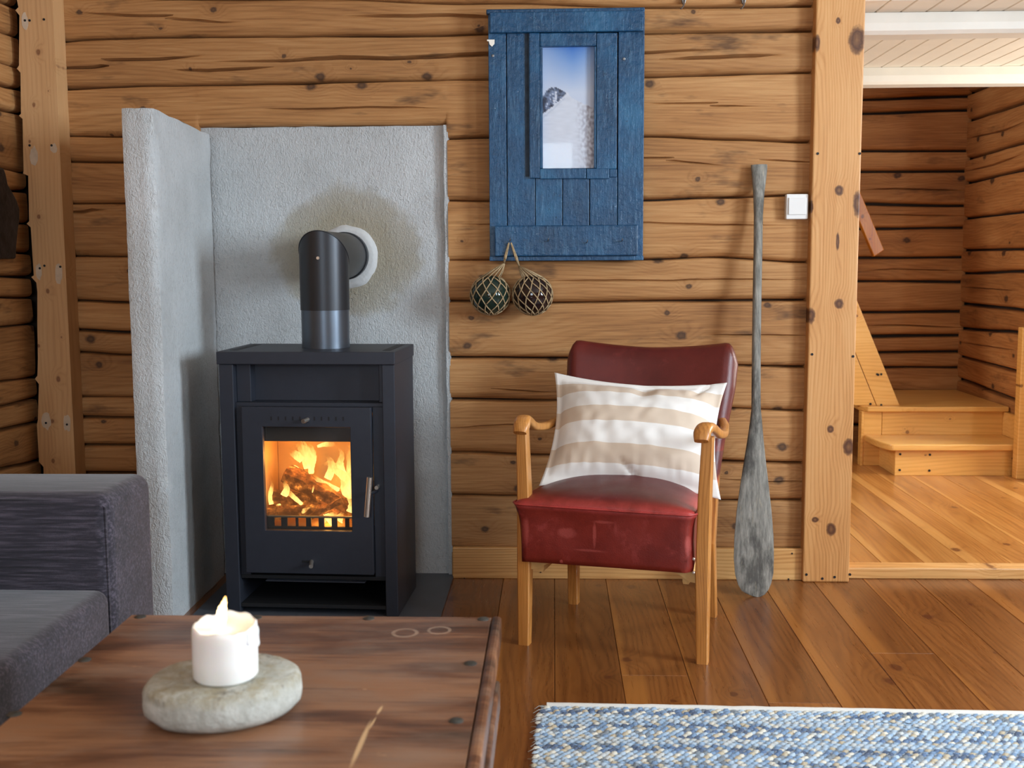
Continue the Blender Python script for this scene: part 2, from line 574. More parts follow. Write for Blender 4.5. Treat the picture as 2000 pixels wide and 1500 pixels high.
BLUE = blue_paint()
BLUE_SIDE = plain('dark_gap_in_blue_boards', srgb(44, 58, 72), 0.8, nscale=30, namt=0.4)


def leather():
    w = NT('worn_red_leather')
    v = w.coords()
    t = w.noise(v, 7.0, 4, 0.6)
    col = w.ramp(t, [(0.3, srgb(98, 28, 22)), (0.55, srgb(124, 38, 29)), (0.8, srgb(146, 50, 39))])
    wear = w.noise(v, 16.0, 5, 0.72, 0.4)
    col = w.mix(w.ramp(wear, [(0.56, 0.0), (0.76, 0.55)]), col, srgb(172, 74, 70))
    sep = w.n('ShaderNodeSeparateXYZ', Vector=v)
    # the seat top is darkened by use, the edge rubbed bright (local height of the seat)
    top = w.math('MULTIPLY', w.ramp(w.math('ADD', sep.outputs[2], w.math('MULTIPLY', w.math('SUBTRACT', t, 0.5), 0.05)), [(0.435, 0.0), (0.455, 1.0)]), w.math('LESS_THAN', sep.outputs[2], 0.52))
    col = w.mix(w.math('MULTIPLY', top, 0.75), col, srgb(84, 40, 40))
    rub = w.math('MULTIPLY', w.ramp(sep.outputs[2], [(0.405, 0.0), (0.42, 1.0), (0.445, 0.0)]), w.ramp(wear, [(0.3, 0.1), (0.55, 0.95)]))
    col = w.mix(rub, col, srgb(186, 66, 62))
    scr = w.noise(w.coords(scale=(1, 1, 0.2)), 60.0, 3, 0.7)
    col = w.mix(w.ramp(scr, [(0.7, 0.0), (0.76, 0.35)]), col, srgb(190, 90, 84))
    front = w.math('LESS_THAN', sep.outputs[1], 0.0)
    for cx_, cz_, a_, b_, k_ in ((0.215, 0.345, 0.006, 0.04, 0.45), (0.245, 0.384, 0.035, 0.005, 0.35), (0.275, 0.366, 0.006, 0.02, 0.25), (0.475, 0.335, 0.010, 0.03, 0.5), (0.135, 0.345, 0.03, 0.016, 0.35), (0.015, 0.34, 0.012, 0.05, 0.4), (0.12, 0.262, 0.006, 0.006, 0.8), (0.2, 0.30, 0.05, 0.004, 0.3)):
        u_ = w.math('DIVIDE', w.math('SUBTRACT', sep.outputs[0], cx_), a_)
        q_ = w.math('DIVIDE', w.math('SUBTRACT', sep.outputs[2], cz_), b_)
        r_ = w.math('ADD', w.math('ADD', w.math('MULTIPLY', u_, u_), w.math('MULTIPLY', q_, q_)), w.math('MULTIPLY', w.math('SUBTRACT', wear, 0.5), 2.5))
        col = w.mix(w.math('MULTIPLY', w.math('MULTIPLY', w.ramp(r_, [(0.2, 1.0), (1.1, 0.0)]), front), k_), col, srgb(196, 96, 88))
    old = w.ramp(sep.outputs[2], [(0.52, 0.0), (0.56, 1.0)])
    col = w.mix(w.math('MULTIPLY', old, 0.6), col, srgb(74, 22, 22))
    pores = w.n('ShaderNodeTexVoronoi', Vector=v, Scale=420.0)
    h = w.math('ADD', pores.outputs[0], w.math('MULTIPLY', w.noise(v, 30.0, 4), 1.5))
    return w.final(col, w.math('MULTIPLY_ADD', t, 0.25, 0.24), w.bump(h, 0.16, 0.002))


LEATHER = leather()


def striped_linen():
    w = NT('striped_linen')
    at = w.n('ShaderNodeAttribute', {'attribute_name': 'stripe'})
    s = at.outputs['Fac']
    tri = w.math('FRACT', s)
    m = w.ramp(w.math('PINGPONG', s, 1.0), [(0.48, 0.0), (0.5, 1.0)])
    v = w.coords()
    col = w.mix(m, srgb(244, 242, 238), srgb(222, 204, 184))
    wv = w.noise(w.coords(scale=(1, 1, 1)), 700.0, 2)
    return w.final(col, 0.85, w.bump(wv, 0.15, 0.001), Sheen_Weight=0.15)


LINEN = striped_linen()
LINEN_BACK = plain('cream_linen', srgb(232, 228, 220), 0.85, bump=0.15, bscale=700)


def sofa_mat():
    w = NT('dark_woven_upholstery')
    a = w.noise(w.coords(scale=(0.05, 1, 1)), 170.0, 4, 0.65)
    b = w.noise(w.coords(scale=(1, 1, 1)), 900.0, 2)
    d = w.noise(w.coords(scale=(0.2, 1, 1)), 16.0, 3)
    f = w.math('ADD', w.math('MULTIPLY', a, 0.7), w.math('ADD', w.math('MULTIPLY', b, 0.2), w.math('MULTIPLY', d, 0.15)))
    col = w.ramp(f, [(0.36, srgb(16, 15, 21)), (0.52, srgb(46, 42, 52)), (0.68, srgb(90, 82, 94))])
    return w.final(col, 0.9, w.bump(f, 0.5, 0.002), Sheen_Weight=0.2)


SOFA = sofa_mat()


def ellipse_mask(w, v, cx, cy, a, b, ang, hollow=0.0):
    """soft ellipse (or ring) in the xy plane of v, for stains and scratches"""
    sep = w.n('ShaderNodeSeparateXYZ', Vector=v)
    dx = w.math('SUBTRACT', sep.outputs[0], cx)
    dy = w.math('SUBTRACT', sep.outputs[1], cy)
    ca, sa = math.cos(ang), math.sin(ang)
    u = w.math('DIVIDE', w.math('ADD', w.math('MULTIPLY', dx, ca), w.math('MULTIPLY', dy, sa)), a)
    q = w.math('DIVIDE', w.math('SUBTRACT', w.math('MULTIPLY', dy, ca), w.math('MULTIPLY', dx, sa)), b)
    r = w.math('SQRT', w.math('ADD', w.math('MULTIPLY', u, u), w.math('MULTIPLY', q, q)))
    if hollow:
        r = w.math('DIVIDE', w.math('ABSOLUTE', w.math('SUBTRACT', r, 1.0)), hollow)
    return w.ramp(r, [(0.5, 1.0), (1.0, 0.0)])


TZ = 0.48   # top of the trunk


def trunk_mat(name, marks):
    w = NT(name)
    big = w.coords(scale=(0.22, 1, 1))
    t = w.noise(big, 6.0, 5, 0.6, 0.3)
    fn = w.noise(w.coords(scale=(0.04, 1, 1)), 120.0, 4, 0.65)
    f = w.math('ADD', w.math('MULTIPLY', t, 0.8), w.math('MULTIPLY', fn, 0.22))
    col = w.ramp(f, [(0.42, srgb(44, 25, 18)), (0.51, srgb(100, 62, 42)), (0.6, srgb(146, 102, 72))])
    gr = w.noise(w.coords(scale=(0.4, 1, 1)), 9.0, 4, 0.7)
    col = w.mix(w.ramp(gr, [(0.5, 0.0), (0.7, 0.6)]), col, srgb(142, 116, 98))
    sp = w.noise(w.coords(scale=(0.5, 1, 1)), 60.0, 3, 0.7)
    col = w.mix(w.ramp(sp, [(0.7, 0.0), (0.76, 0.6)]), col, srgb(196, 152, 112))
    if marks:
        v = w.coords()
        for px, py, rad in ((791, 1236, 0.02), (858, 1231, 0.018)):
            p = onZ(px, py, TZ)
            col = w.mix(w.math('MULTIPLY', ellipse_mask(w, v, p.x, p.y, rad, rad, 0, 0.2), w.math('MULTIPLY', sp, 0.75)), col, srgb(206, 176, 150))
        for (ax_, ay_), (bx_, by_), wd in (((747, 1378), (736, 1396), 0.003), ((724, 1408), (684, 1500), 0.0045), ((735, 1400), (720, 1425), 0.002)):
            a, b = onZ(ax_, ay_, TZ), onZ(bx_, by_, TZ)
            c = (a + b) / 2
            col = w.mix(w.math('MULTIPLY', ellipse_mask(w, v, c.x, c.y, (b - a).length / 2 * 1.15, wd, math.atan2(b.y - a.y, b.x - a.x)), 0.9), col, srgb(216, 178, 132))
    return w.final(col, w.math('MULTIPLY_ADD', t, 0.2, 0.22), w.bump(w.math('ADD', fn, t), 0.25, 0.002), Coat_Weight=0.12, Coat_Roughness=0.2)


TRUNK = trunk_mat('scuffed_trunk_wood', True)
TRUNK_S = trunk_mat('trunk_side_wood', False)
NAIL = plain('old_nail_head', srgb(84, 84, 80), 0.5, 0.7, nscale=60, namt=0.3)


def stone_mat():
    w = NT('pale_grey_stone')
    v = w.coords()
    t = w.noise(v, 22.0, 5, 0.65)
    col = w.ramp(t, [(0.3, srgb(150, 148, 138)), (0.6, srgb(186, 186, 178)), (0.8, srgb(206, 206, 198))])
    sep = w.n('ShaderNodeSeparateXYZ', Vector=v)
    lich = w.noise(v, 30.0, 5, 0.7)
    topm = w.ramp(sep.outputs[2], [(0.036, 0.0), (0.045, 1.0)])
    col = w.mix(w.math('MULTIPLY', topm, w.ramp(lich, [(0.42, 0.15), (0.62, 0.8)])), col, srgb(150, 138, 108))
    col = w.mix(w.math('MULTIPLY', topm, w.ramp(w.noise(v, 18.0, 4, 0.7), [(0.58, 0.0), (0.68, 0.7)])), col, srgb(98, 92, 82))
    return w.final(col, 0.9, w.bump(w.math('ADD', t, w.noise(v, 120.0, 3)), 0.5, 0.004))


STONE = stone_mat()
WAX = plain('white_wax', srgb(244, 242, 238), 0.45, Subsurface_Weight=0.35, Subsurface_Radius=(0.02, 0.012, 0.008), Subsurface_Scale=0.6)


def emis(name, col, strength):
    w = NT(name)
    return w.final((0, 0, 0), 1.0, Emission_Color=col, Emission_Strength=strength)


def flame_mat(name, lo, hi, s0, s1, alpha0=0.9, alpha1=0.15, ns=14.0):
    """glowing gas: bright root, thin tip, ragged by noise"""
    w = NT(name)
    at = w.n('ShaderNodeAttribute', {'attribute_name': 'height'})
    h = at.outputs['Fac']
    v = w.coords(scale=(1, 1, 0.35))
    n1 = w.noise(v, ns * 4, 3, 0.6, 0.6)
    f = w.math('ADD', h, w.math('MULTIPLY', w.math('SUBTRACT', n1, 0.5), 0.9), clamp=True)
    col = w.ramp(f, [(0.0, lo), (1.0, hi)])
    em = w.n('ShaderNodeEmission', Color=col, Strength=w.math('MULTIPLY_ADD', f, s1 - s0, s0))
    tr = w.n('ShaderNodeBsdfTransparent')
    al = w.math('MULTIPLY_ADD', f, alpha1 - alpha0, alpha0, clamp=True)
    mx = w.n('ShaderNodeMixShader', i0=al, i1=tr.outputs[0], i2=em.outputs[0])
    w.t.links.new(mx.outputs[0], w.out.inputs['Surface'])
    return w.m


FLAME = flame_mat('fire_flame', (1.0, 0.64, 0.2), (1.0, 0.40, 0.06), 3.6, 1.8, 1.05, -0.25, 22.0)
CANDLE_FLAME = flame_mat('candle_flame', (1.0, 0.86, 0.58), (1.0, 0.5, 0.12), 14.0, 5.0, 1.0, 0.85, 3.0)
EMBER = NT('glowing_charred_wood')
_e = EMBER.noise(EMBER.coords(), 34.0, 4, 0.65)
EMBER.final(EMBER.ramp(_e, [(0.3, srgb(40, 22, 14)), (0.7, srgb(120, 70, 34))]), 0.9, EMBER.bump(_e, 0.8, 0.006),
            Emission_Color=(1.0, 0.32, 0.05, 1), Emission_Strength=EMBER.ramp(_e, [(0.45, 0.16), (0.6, 0.5), (0.72, 3.0)]))
EMBER = EMBER.m
FIREBRICK = plain('buff_firebrick', srgb(212, 176, 132), 0.9, nscale=8, namt=0.12, bump=0.3, bscale=60)


def thin_glass(name, tint=(1, 1, 1), refl=0.08, haze=0.0, hazecol=(0.8, 0.85, 0.9)):
    w = NT(name)
    tr = w.n('ShaderNodeBsdfTransparent', Color=tint)
    gl = w.n('ShaderNodeBsdfGlossy', Roughness=0.03)
    mx = w.n('ShaderNodeMixShader', i0=refl, i1=tr.outputs[0], i2=gl.outputs[0])
    s = mx.outputs[0]
    if haze:
        df = w.n('ShaderNodeBsdfDiffuse', Color=hazecol)
        m2 = w.n('ShaderNodeMixShader', i0=haze, i1=s, i2=df.outputs[0])
        s = m2.outputs[0]
    w.t.links.new(s, w.out.inputs['Surface'])
    return w.m


GLASS = thin_glass('window_glass', (0.97, 0.98, 0.98), 0.06)
STOVE_GLASS = thin_glass('stove_glass', (0.95, 0.92, 0.86), 0.05, 0.02, (0.5, 0.46, 0.42))
PICT_GLASS = thin_glass('picture_glass', (0.97, 0.98, 1.0), 0.01)
GREEN_GLASS = plain('dark_green_glass', srgb(38, 58, 50), 0.06, Transmission_Weight=0.35, IOR=1.5)
BROWN_GLASS = plain('dark_brown_glass', srgb(44, 30, 30), 0.05, Transmission_Weight=0.25, IOR=1.5)
ROPE = plain('tan_hemp_cord', srgb(176, 152, 116), 0.9, nscale=120, namt=0.3, bump=0.6, bscale=500)


def paddle_mat():
    w = NT('weathered_grey_wood')
    v = w.coords(scale=(1, 1, 0.06))
    a = w.noise(v, 110.0, 5, 0.65)
    b = w.noise(w.coords(scale=(1, 1, 0.35)), 14.0, 5, 0.7)
    col = w.ramp(a, [(0.3, srgb(100, 98, 92)), (0.55, srgb(142, 140, 132)), (0.75, srgb(172, 168, 158))])
    col = w.mix(w.ramp(b, [(0.5, 0.0), (0.62, 0.8)]), col, srgb(70, 68, 64))
    col = w.mix(w.ramp(w.noise(w.coords(scale=(1, 1, 0.2)), 40.0, 4, 0.7), [(0.6, 0.0), (0.72, 0.6)]), col, srgb(176, 164, 140))
    return w.final(col, 0.8, w.bump(w.math('ADD', a, b), 0.45, 0.003))


PADDLE = paddle_mat()

# ------------------------------------------------------------------ the room shell
def log_piece(parent, frame, s_lo, s_hi, a0, a1, mat, cracks=(), seed=0, step=0.028, gap=0.0032, lo_ch=0.022, hi_ch=0.0055, depth=0.045, notch=None):
    """One hewn log: frame(a, off, z) places a point; s_lo/s_hi are seam curves z(a); cracks are (points (a,z), halfwidth, depth)."""
    n = max(3, int(abs(a1 - a0) / step))
    cols = []
    stations = [a0 + (a1 - a0) * i / n for i in range(n + 1)]
    if notch:
        stations = sorted(stations + [notch[0] - 0.0005, notch[0] + 0.0005, notch[1] - 0.0005, notch[1] + 0.0005])
        n = len(stations) - 1
    for a in stations:
        w1 = nz(a * 2.3, seed * 7.1, 0.5) * 0.005 + nz(a * 9, seed * 3.3, 1.5) * 0.0016
        w2 = nz(a * 2.3, (seed + 1) * 7.1, 0.5) * 0.005 + nz(a * 9, (seed + 1) * 3.3, 1.5) * 0.0016
        zl, zh = s_lo(a) + w1 + gap, s_hi(a) + w2 - gap
        if notch and notch[0] < a < notch[1]:
            zl = notch[2] + w1 * 0.3 + 0.002
        rows = []     # (z, offset)
        lc = lo_ch * (0.55 + 1.1 * max(0.0, nz(a * 1.5, seed, 9.0)))
        hc = hi_ch * (0.9 + 0.5 * nz(a * 2.1, seed, 3.0))
        brk = [(zl - 0.003, -depth), (zl, -0.018), (zl + lc * 0.3, -0.0075), (zl + lc * 0.9, -0.0012), (zl + lc * 1.3, 0.0)]
        top = [(zh - hc * 1.8, 0.0), (zh - hc, -0.0006), (zh - hc * 0.35, -0.0035), (zh, -0.014), (zh + 0.003, -depth)]
        body = []
        lo, hi = zl + lc * 1.3, zh - hc * 1.8
        cz = []
        for pts, hw, dp in cracks:
            ca, cb = pts[0][0], pts[-1][0]
            if a <= ca or a >= cb:
                k = 0.0
            else:
                k = min(1.0, min(a - ca, cb - a) / (0.25 * (cb - ca) + 1e-6))
            z = interp(pts, a) + nz(a * 14, seed * 5, 4.0) * 0.002 * k
            z = min(max(z, lo + 0.012), hi - 0.012)
            cz.append((z, max(hw * 1.5, 0.0016) * k, max(dp * 1.6, 0.010) * k))
        cz.sort()
        prev = lo
        for z, hw, dp in cz:
            z = max(z, prev + 0.008)
            for t in (0.33, 0.67):
                body.append((prev + (z - 0.004 - prev) * t, 0.0))
            body += [(z - 0.003 - hw, 0.0), (z - hw * 0.6, -dp * 0.55), (z, -dp), (z + hw * 0.5, -dp * 0.6), (z + 0.0015 + hw, 0.0)]
            prev = z + 0.0015 + hw
        for t in (0.17, 0.34, 0.5, 0.66, 0.83):
            body.append((prev + (hi - prev) * t, 0.0))
        top_z = lo
        fixed_body = []
        for z, o in body:
            top_z = min(max(z, top_z), hi)
            fixed_body.append((top_z, o))
        for z, o in brk + fixed_body + top:
            g = nz(a * 1.3, z * 5, seed * 2.0) * 0.004 + nz(a * 5, z * 16, seed * 2.0) * 0.0018
            mid = 1 - abs(2 * (z - zl) / max(zh - zl, 0.01) - 1)
            rows.append((z, o + g + 0.002 * min(1, max(mid, 0) * 1.6)))
        cols.append([frame(a, o, z) for z, o in rows])
    m = len(cols[0])
    vs = [p for c in cols for p in c]
    fs = [[i * m + j, (i + 1) * m + j, (i + 1) * m + j + 1, i * m + j + 1] for i in range(n) for j in range(m - 1)]
    # closed back and ends
    k = len(vs)
    for i in range(n + 1):
        p, q = cols[i][0], cols[i][-1]
    fs.append([j for j in range(m)])
    fs.append([n * m + j for j in range(m)][::-1])
    fs += [[i * m, i * m + m - 1, (i + 1) * m + m - 1, (i + 1) * m] for i in range(n)]
    o = mesh('log', vs, fs, mat, parent)
    fix_normals(o)
    o.data.shade_smooth()
    try:
        o.data.set_sharp_from_angle(angle=math.radians(38))
    except Exception:
        pass
    return o


def seam(pxs, conv, comp):
    pts = sorted((comp(conv(x, y)), conv(x, y).z) for x, y in pxs)
    return lambda a: smooth_interp(pts, a)


# --- back wall of the living room
XL = -1.80
xpost0 = onY(1578, 700).x
wall_back = box('wall_back', XL - 0.2, xpost0 + 0.03, 0.05, 0.16, -0.05, 2.42, CHINK)
structure(wall_back, 'log wall behind the stove and the red armchair')
fr_back = lambda a, off, z: Vector((a, -off, z))
SB = lambda *p: seam(p, lambda x, y: onY(x, y, 0), lambda v: v.x)
s0 = SB((110, -4), (600, -2), (945, 5), (1260, 15), (1590, 11))
s1 = SB((112, 80), (180, 75), (300, 72), (600, 70), (750, 69), (945, 66), (1260, 65), (1436, 61), (1585, 59))
s2 = SB((118, 174), (300, 168), (600, 162), (650, 160), (945, 155), (1260, 150), (1436, 144), (1585, 141))
s3 = SB((123, 265), (231, 266), (500, 268), (878, 269), (947, 267), (1260, 267), (1436, 272), (1581, 276))
cr = lambda pts, hw=0.004, dp=0.016: ([(onY(x, y).x, onY(x, y).z) for x, y in pts], hw, dp)
xa, xb = XL + 0.02, xpost0 + 0.02
x_niche0, x_niche1 = onY(400, 600).x, onY(876, 600).x
fixed = lambda z: (lambda a: z)
ztop2, ztop3 = 2.16, 2.40
log_piece(wall_back, fr_back, fixed(ztop2), fixed(ztop3), xa, xb, LOG_X, seed=1)
log_piece(wall_back, fr_back, s0, fixed(ztop2), xa, xb, LOG_X, seed=2)
log_piece(wall_back, fr_back, s1, s0, xa, xb, LOG_X, [cr([(150, 24), (270, 31), (375, 39), (480, 48)], 0.002, 0.008), cr([(675, 31), (795, 31), (870, 29), (945, 33), (1010, 36)], 0.003, 0.012)], seed=3)
log_piece(wall_back, fr_back, s2, s1, xa, xb, LOG_X, [
    cr([(60, 137), (116, 135), (180, 132), (255, 121), (330, 114), (400, 108)], 0.003, 0.014),
    cr([(410, 125), (500, 121), (575, 118), (612, 115), (662, 112), (725, 113), (762, 115), (850, 110), (945, 105), (1260, 103), (1350, 98), (1420, 97)], 0.004, 0.018),
    cr([(336, 136), (405, 138), (480, 134), (535, 131)], 0.0025, 0.012),
    cr([(1290, 116), (1414, 111), (1530, 106)], 0.003, 0.014)], seed=4)
log_piece(wall_back, fr_back, s3, s2, xa, xb, LOG_X, [cr([(500, 212), (600, 213), (712, 209), (800, 209), (860, 212)], 0.0008, 0.004), cr([(1260, 201), (1380, 206), (1480, 208)], 0.0008, 0.004)], seed=5, lo_ch=0.02, notch=(x_niche0, x_niche1, onY(640, 246, 0.0).z))
# left of the stucco wing
left_seams = [[(123, 265), (231, 266)], [(125, 315), (233, 316)], [(129, 399), (236, 398)], [(137, 500), (243, 501)], [(140, 589), (246, 592)],
              [(142, 644), (249, 649)], [(144, 690), (250, 695)], [(149, 775), (254, 776)], [(153, 817), (257, 818)], [(155, 870), (258, 871)], [(155, 925), (258, 926)],
              [(155, 990), (258, 990)], [(155, 1070), (258, 1070)], [(155, 1146), (258, 1146)]]
for i in range(len(left_seams) - 1):
    log_piece(wall_back, fr_back, SB(*left_seams[i + 1]), SB(*left_seams[i]), xa, onY(300, 600).x, LOG_X, seed=20 + i, lo_ch=0.02,
              cracks=[cr([(130, left_seams[2][0][1] + 14), (160, left_seams[2][0][1] + 16), (200, left_seams[2][0][1] + 4)], 0.003, 0.01)] if i == 2 else [])
# right of the stove
right_seams = [
    [(878, 269), (947, 267), (1260, 267), (1436, 272), (1581, 276)],
    [(880, 392), (950, 392), (1260, 391), (1400, 386), (1582, 380)],
    [(880, 508), (1260, 508), (1400, 503), (1579, 511)],
    [(880, 589), (1081, 591), (1300, 587), (1574, 585)],
    [(885, 699), (1100, 701), (1425, 714), (1573, 716)],
    [(885, 780), (1081, 783), (1412, 797), (1568, 802)],
    [(885, 884), (1071, 890), (1400, 902), (1566, 904)],
    [(885, 966), (1016, 969), (1388, 979), (1565, 978)],
    [(885, 1074), (1565, 1076)],
    [(885, 1146), (1565, 1150)]]
rc = {0: [cr([(1200, 308), (1340, 316), (1420, 324)], 0.001, 0.005), cr([(1480, 312), (1590, 317)], 0.001, 0.005)],
      1: [cr([(860, 438), (950, 438), (1260, 435), (1400, 439), (1590, 441)], 0.0014, 0.007)],
      2: [cr([(1040, 549), (1200, 547), (1300, 548), (1400, 545), (1590, 547)], 0.001, 0.005)],
      3: [cr([(1380, 654), (1480, 654), (1590, 656)], 0.0012, 0.006)],
      4: [cr([(960, 788), (1050, 800), (1090, 803)][:3], 0.001, 0.004)],
      5: [cr([(885, 836), (990, 829), (1075, 832)], 0.001, 0.005)],
      6: [cr([(1400, 935), (1500, 941), (1590, 940)], 0.0008, 0.004)]}
for i in range(len(right_seams) - 1):
    log_piece(wall_back, fr_back, SB(*right_seams[i + 1]), SB(*right_seams[i]), x_niche1 + 0.002, xb, LOG_X, cracks=rc.get(i, []), seed=40 + i)

# --- left wall
wall_left = box('wall_left', XL - 0.2, XL - 0.05, YF - 0.1, 0.05, -0.05, 2.42, CHINK)
structure(wall_left, 'side log wall left of the corner board')
fr_left = lambda a, off, z: Vector((XL + off, a, z))
SLf = lambda *p: seam(p, lambda x, y: onX(x, y, XL), lambda v: v.y)
ls = [[(0, -60), (33, -42)], [(0, 0), (33, 14)], [(0, 62), (35, 73)], [(0, 121), (33, 132)], [(0, 165), (39, 174)], [(0, 214), (40, 223)], [(0, 326), (54, 339)], [(0, 371), (56, 374)], [(0, 436), (57, 438)],
      [(0, 490), (64, 494)], [(0, 540), (62, 541)], [(0, 581), (71, 580)], [(0, 640), (73, 631)], [(0, 747), (74, 735)], [(0, 796), (75, 776)], [(0, 842), (75, 823)], [(0, 918), (75, 899)],
      [(0, 985), (75, 962)], [(0, 1070), (75, 1045)], [(0, 1180), (75, 1146)]]
for i in range(len(ls) - 1):
    lo, hi = SLf(*ls[i + 1]), SLf(*ls[i])
    log_piece(wall_left, fr_left, lo, hi, -5.55, -0.02, LOG_Y, seed=70 + i, step=0.05, lo_ch=0.02)
log_piece(wall_left, fr_left, SLf(*ls[0]), fixed(2.40), -5.55, -0.02, LOG_Y, seed=69, step=0.05)

# --- floor of the living room: a slab with planks
floor = box('floor', XL - 0.1, XR + 0.1, YF - 0.1, 0.04, -0.12, -0.022, CHINK)
structure(floor, 'varnished pine plank floor of the living room')
PW = 0.178
x = -1.978 + 0.021
row = 0
rnd = random.Random(3)
while x < XR - 0.02:
    x1 = min(x + PW, XR)
    cuts = sorted([YF] + [rnd.uniform(-4.8, -0.6) for _ in range(rnd.choice((1, 2, 2)))] + [0.02])
    for y0, y1 in zip(cuts, cuts[1:]):
        if y1 - y0 > 0.15:
            box('plank', x + 0.0006, x1 - 0.0006, y0 + 0.0006, y1 - 0.0006, -0.022, 0.0, FLOOR_Y, floor, bevel=0.0014, seg=1)
        else:
            box('plank', x + 0.0006, x1 - 0.0006, y0, y1, -0.022, 0.0, FLOOR_Y, floor)
    x = x1

# --- hall beyond the post: raised floor, step edge, walls, ceiling
HZ = 0.036
YH = 2.71
XH = 2.33
XP1 = onY(1655, 1000, -0.02).x      # right side of the big post
hall_floor = box('floor_hall', XP1 - 1.6, XR + 0.1, 0.045, YH + 0.1, -0.12, HZ - 0.022, CHINK)
structure(hall_floor, 'lighter plank floor of the raised hall')
x = XP1 - 0.9
while x < XR - 0.02:
    x1 = min(x + 0.15, XR)
    box('plank', x + 0.0006, x1 - 0.0006, 0.075, YH, HZ - 0.022, HZ, HFLOOR_Y, hall_floor, bevel=0.0014, seg=1)
    x = x1
thr = box('trim_3', XP1 - 0.03, XR, 0.0, 0.074, 0.0, HZ + 0.003, PINE_X, bevel=0.004)
structure(thr, 'pale wooden step edge between living room floor and hall')

wall_hall = box('wall_hall', XP1 - 1.6, XR + 0.1, YH + 0.04, YH + 0.15, -0.05, 2.65, CHINK)
structure(wall_hall, 'brown log wall behind the staircase')
fr_hall = lambda a, off, z: Vector((a, YH - off, z))
SH = lambda *p: seam(p, lambda x, y: onY(x, y, YH), lambda v: v.x)
hb = [[(1690, -20), (1885, -24)], [(1690, 45), (1885, 40)], [(1690, 110), (1885, 106)], [(1690, 168), (1885, 163)], [(1690, 194), (1885, 187)], [(1690, 221), (1885, 215)], [(1690, 295), (1885, 294)], [(1690, 335), (1882, 334)], [(1690, 398), (1880, 402)], [(1690, 447), (1878, 445)],
      [(1690, 503), (1876, 503)], [(1690, 550), (1874, 551)], [(1690, 610), (1871, 609)], [(1690, 658), (1868, 655)], [(1690, 689), (1866, 687)], [(1690, 718), (1865, 718)], [(1690, 766), (1862, 768)],
      [(1690, 830), (1862, 830)], [(1690, 890), (1862, 890)]]
ch = lambda pts, hw=0.0025, dp=0.012: ([(onY(x, y, YH).x, onY(x, y, YH).z) for x, y in pts], hw, dp)
hc = {7: [ch([(1680, 371), (1740, 368), (1880, 372)])], 8: [ch([(1680, 418), (1880, 422)], 0.0015, 0.008)], 10: [ch([(1680, 530), (1740, 525), (1880, 529)], 0.0015, 0.008)],
      12: [ch([(1680, 636), (1760, 635), (1880, 640)])]}
for i in range(len(hb) - 1):
    log_piece(wall_hall, fr_hall, SH(*hb[i + 1]), SH(*hb[i]), XP1 - 0.2, XH + 0.02, HLOG_X, cracks=hc.get(i, []), seed=100 + i, gap=0.008, step=0.05)
YC = 1.52        # near end of the hall's right log wall
wall_hr = box('wall_hall_right', XH + 0.045, XH + 0.15, YC, YH + 0.1, -0.05, 2.65, CHINK)
structure(wall_hr, 'log side wall right of the staircase')
fr_hr = lambda a, off, z: Vector((XH - off, a, z))
SR = lambda *p: seam(p, lambda x, y: onX(x, y, XH), lambda v: v.y)
hr = [[(1885, -10), (2000, -90)], [(1885, 60), (2000, -5)], [(1885, 120), (2000, 70)], [(1885, 185), (2000, 138)], [(1885, 238), (2000, 200)], [(1884, 311), (2000, 278)], [(1882, 358), (2000, 331)], [(1877, 427), (2000, 414)], [(1876, 489), (2000, 487)], [(1875, 534), (2000, 531)],
      [(1872, 593), (2000, 607)], [(1870, 641), (2000, 652)], [(1867, 695), (2000, 730)], [(1866, 739), (2000, 788)], [(1865, 785), (2000, 850)], [(1864, 840), (2000, 920)], [(1864, 880), (2000, 965)]]
crr = lambda pts, hw=0.0025, dp=0.012: (sorted((onX(x, y, XH).y, onX(x, y, XH).z) for x, y in pts), hw, dp)
hrc = {4: [crr([(1886, 271), (1960, 255), (2000, 238)])], 5: [crr([(1886, 335), (1940, 322), (2000, 300)])], 9: [crr([(1876, 560), (1990, 568)], 0.0015, 0.008)], 11: [crr([(1872, 668), (1990, 685)], 0.0015, 0.008)]}
for i in range(len(hr) - 1):
    log_piece(wall_hr, fr_hr, SR(*hr[i + 1]), SR(*hr[i]), YC, YH + 0.01, HLOG_Y, cracks=hrc.get(i, []), seed=130 + i, gap=0.008, step=0.05)

YB1 = 1.40                                  # front of the far beam
BZ = onY(1750, 165, YB1 + 0.012).z          # underside of the beams
endcap = box('trim_6', XH - 0.03, XH + 0.17, YC - 0.035, YC - 0.002, HZ, 2.6, PINE_Z, bevel=0.003)
structure(endcap, 'pine board covering the end of the hall log wall')
CZ = onY(1750, 131, YB1).z                  # underside of the ceiling boards
YB2 = onZ(1750, 68, BZ).y - 0.012
hall_ceiling = box('ceiling_hall', XP1 - 1.6, XR + 0.1, 0.165, YB1 + 0.1, CZ + 0.02, CZ + 0.1, WHITE_PAINT)
well = box('ceiling_stairwell', XP1 - 1.6, XR + 0.1, YB1 + 0.0, YH + 0.15, 2.62, 2.7, WHITE_PAINT)
structure(well, 'ceiling high above the staircase')
structure(hall_ceiling, 'white boarded ceiling of the hall')
header = box('wall_header', XP1 - 0.02, XR + 0.1, -0.02, 0.17, CZ + 0.021, 2.45, LOG_X)
structure(header, 'wooden header above the hall opening')
hall_end = thing('wall_hall_left', None, None)
structure(hall_end, 'wooden wall at the left end of the hall')
ly0, ly1, lz0, lz1 = WIN_LFILL[0] - WIN_LFILL[1] / 2, WIN_LFILL[0] + WIN_LFILL[1] / 2, WIN_LFILL[2] - WIN_LFILL[3] / 2, WIN_LFILL[2] + WIN_LFILL[3] / 2
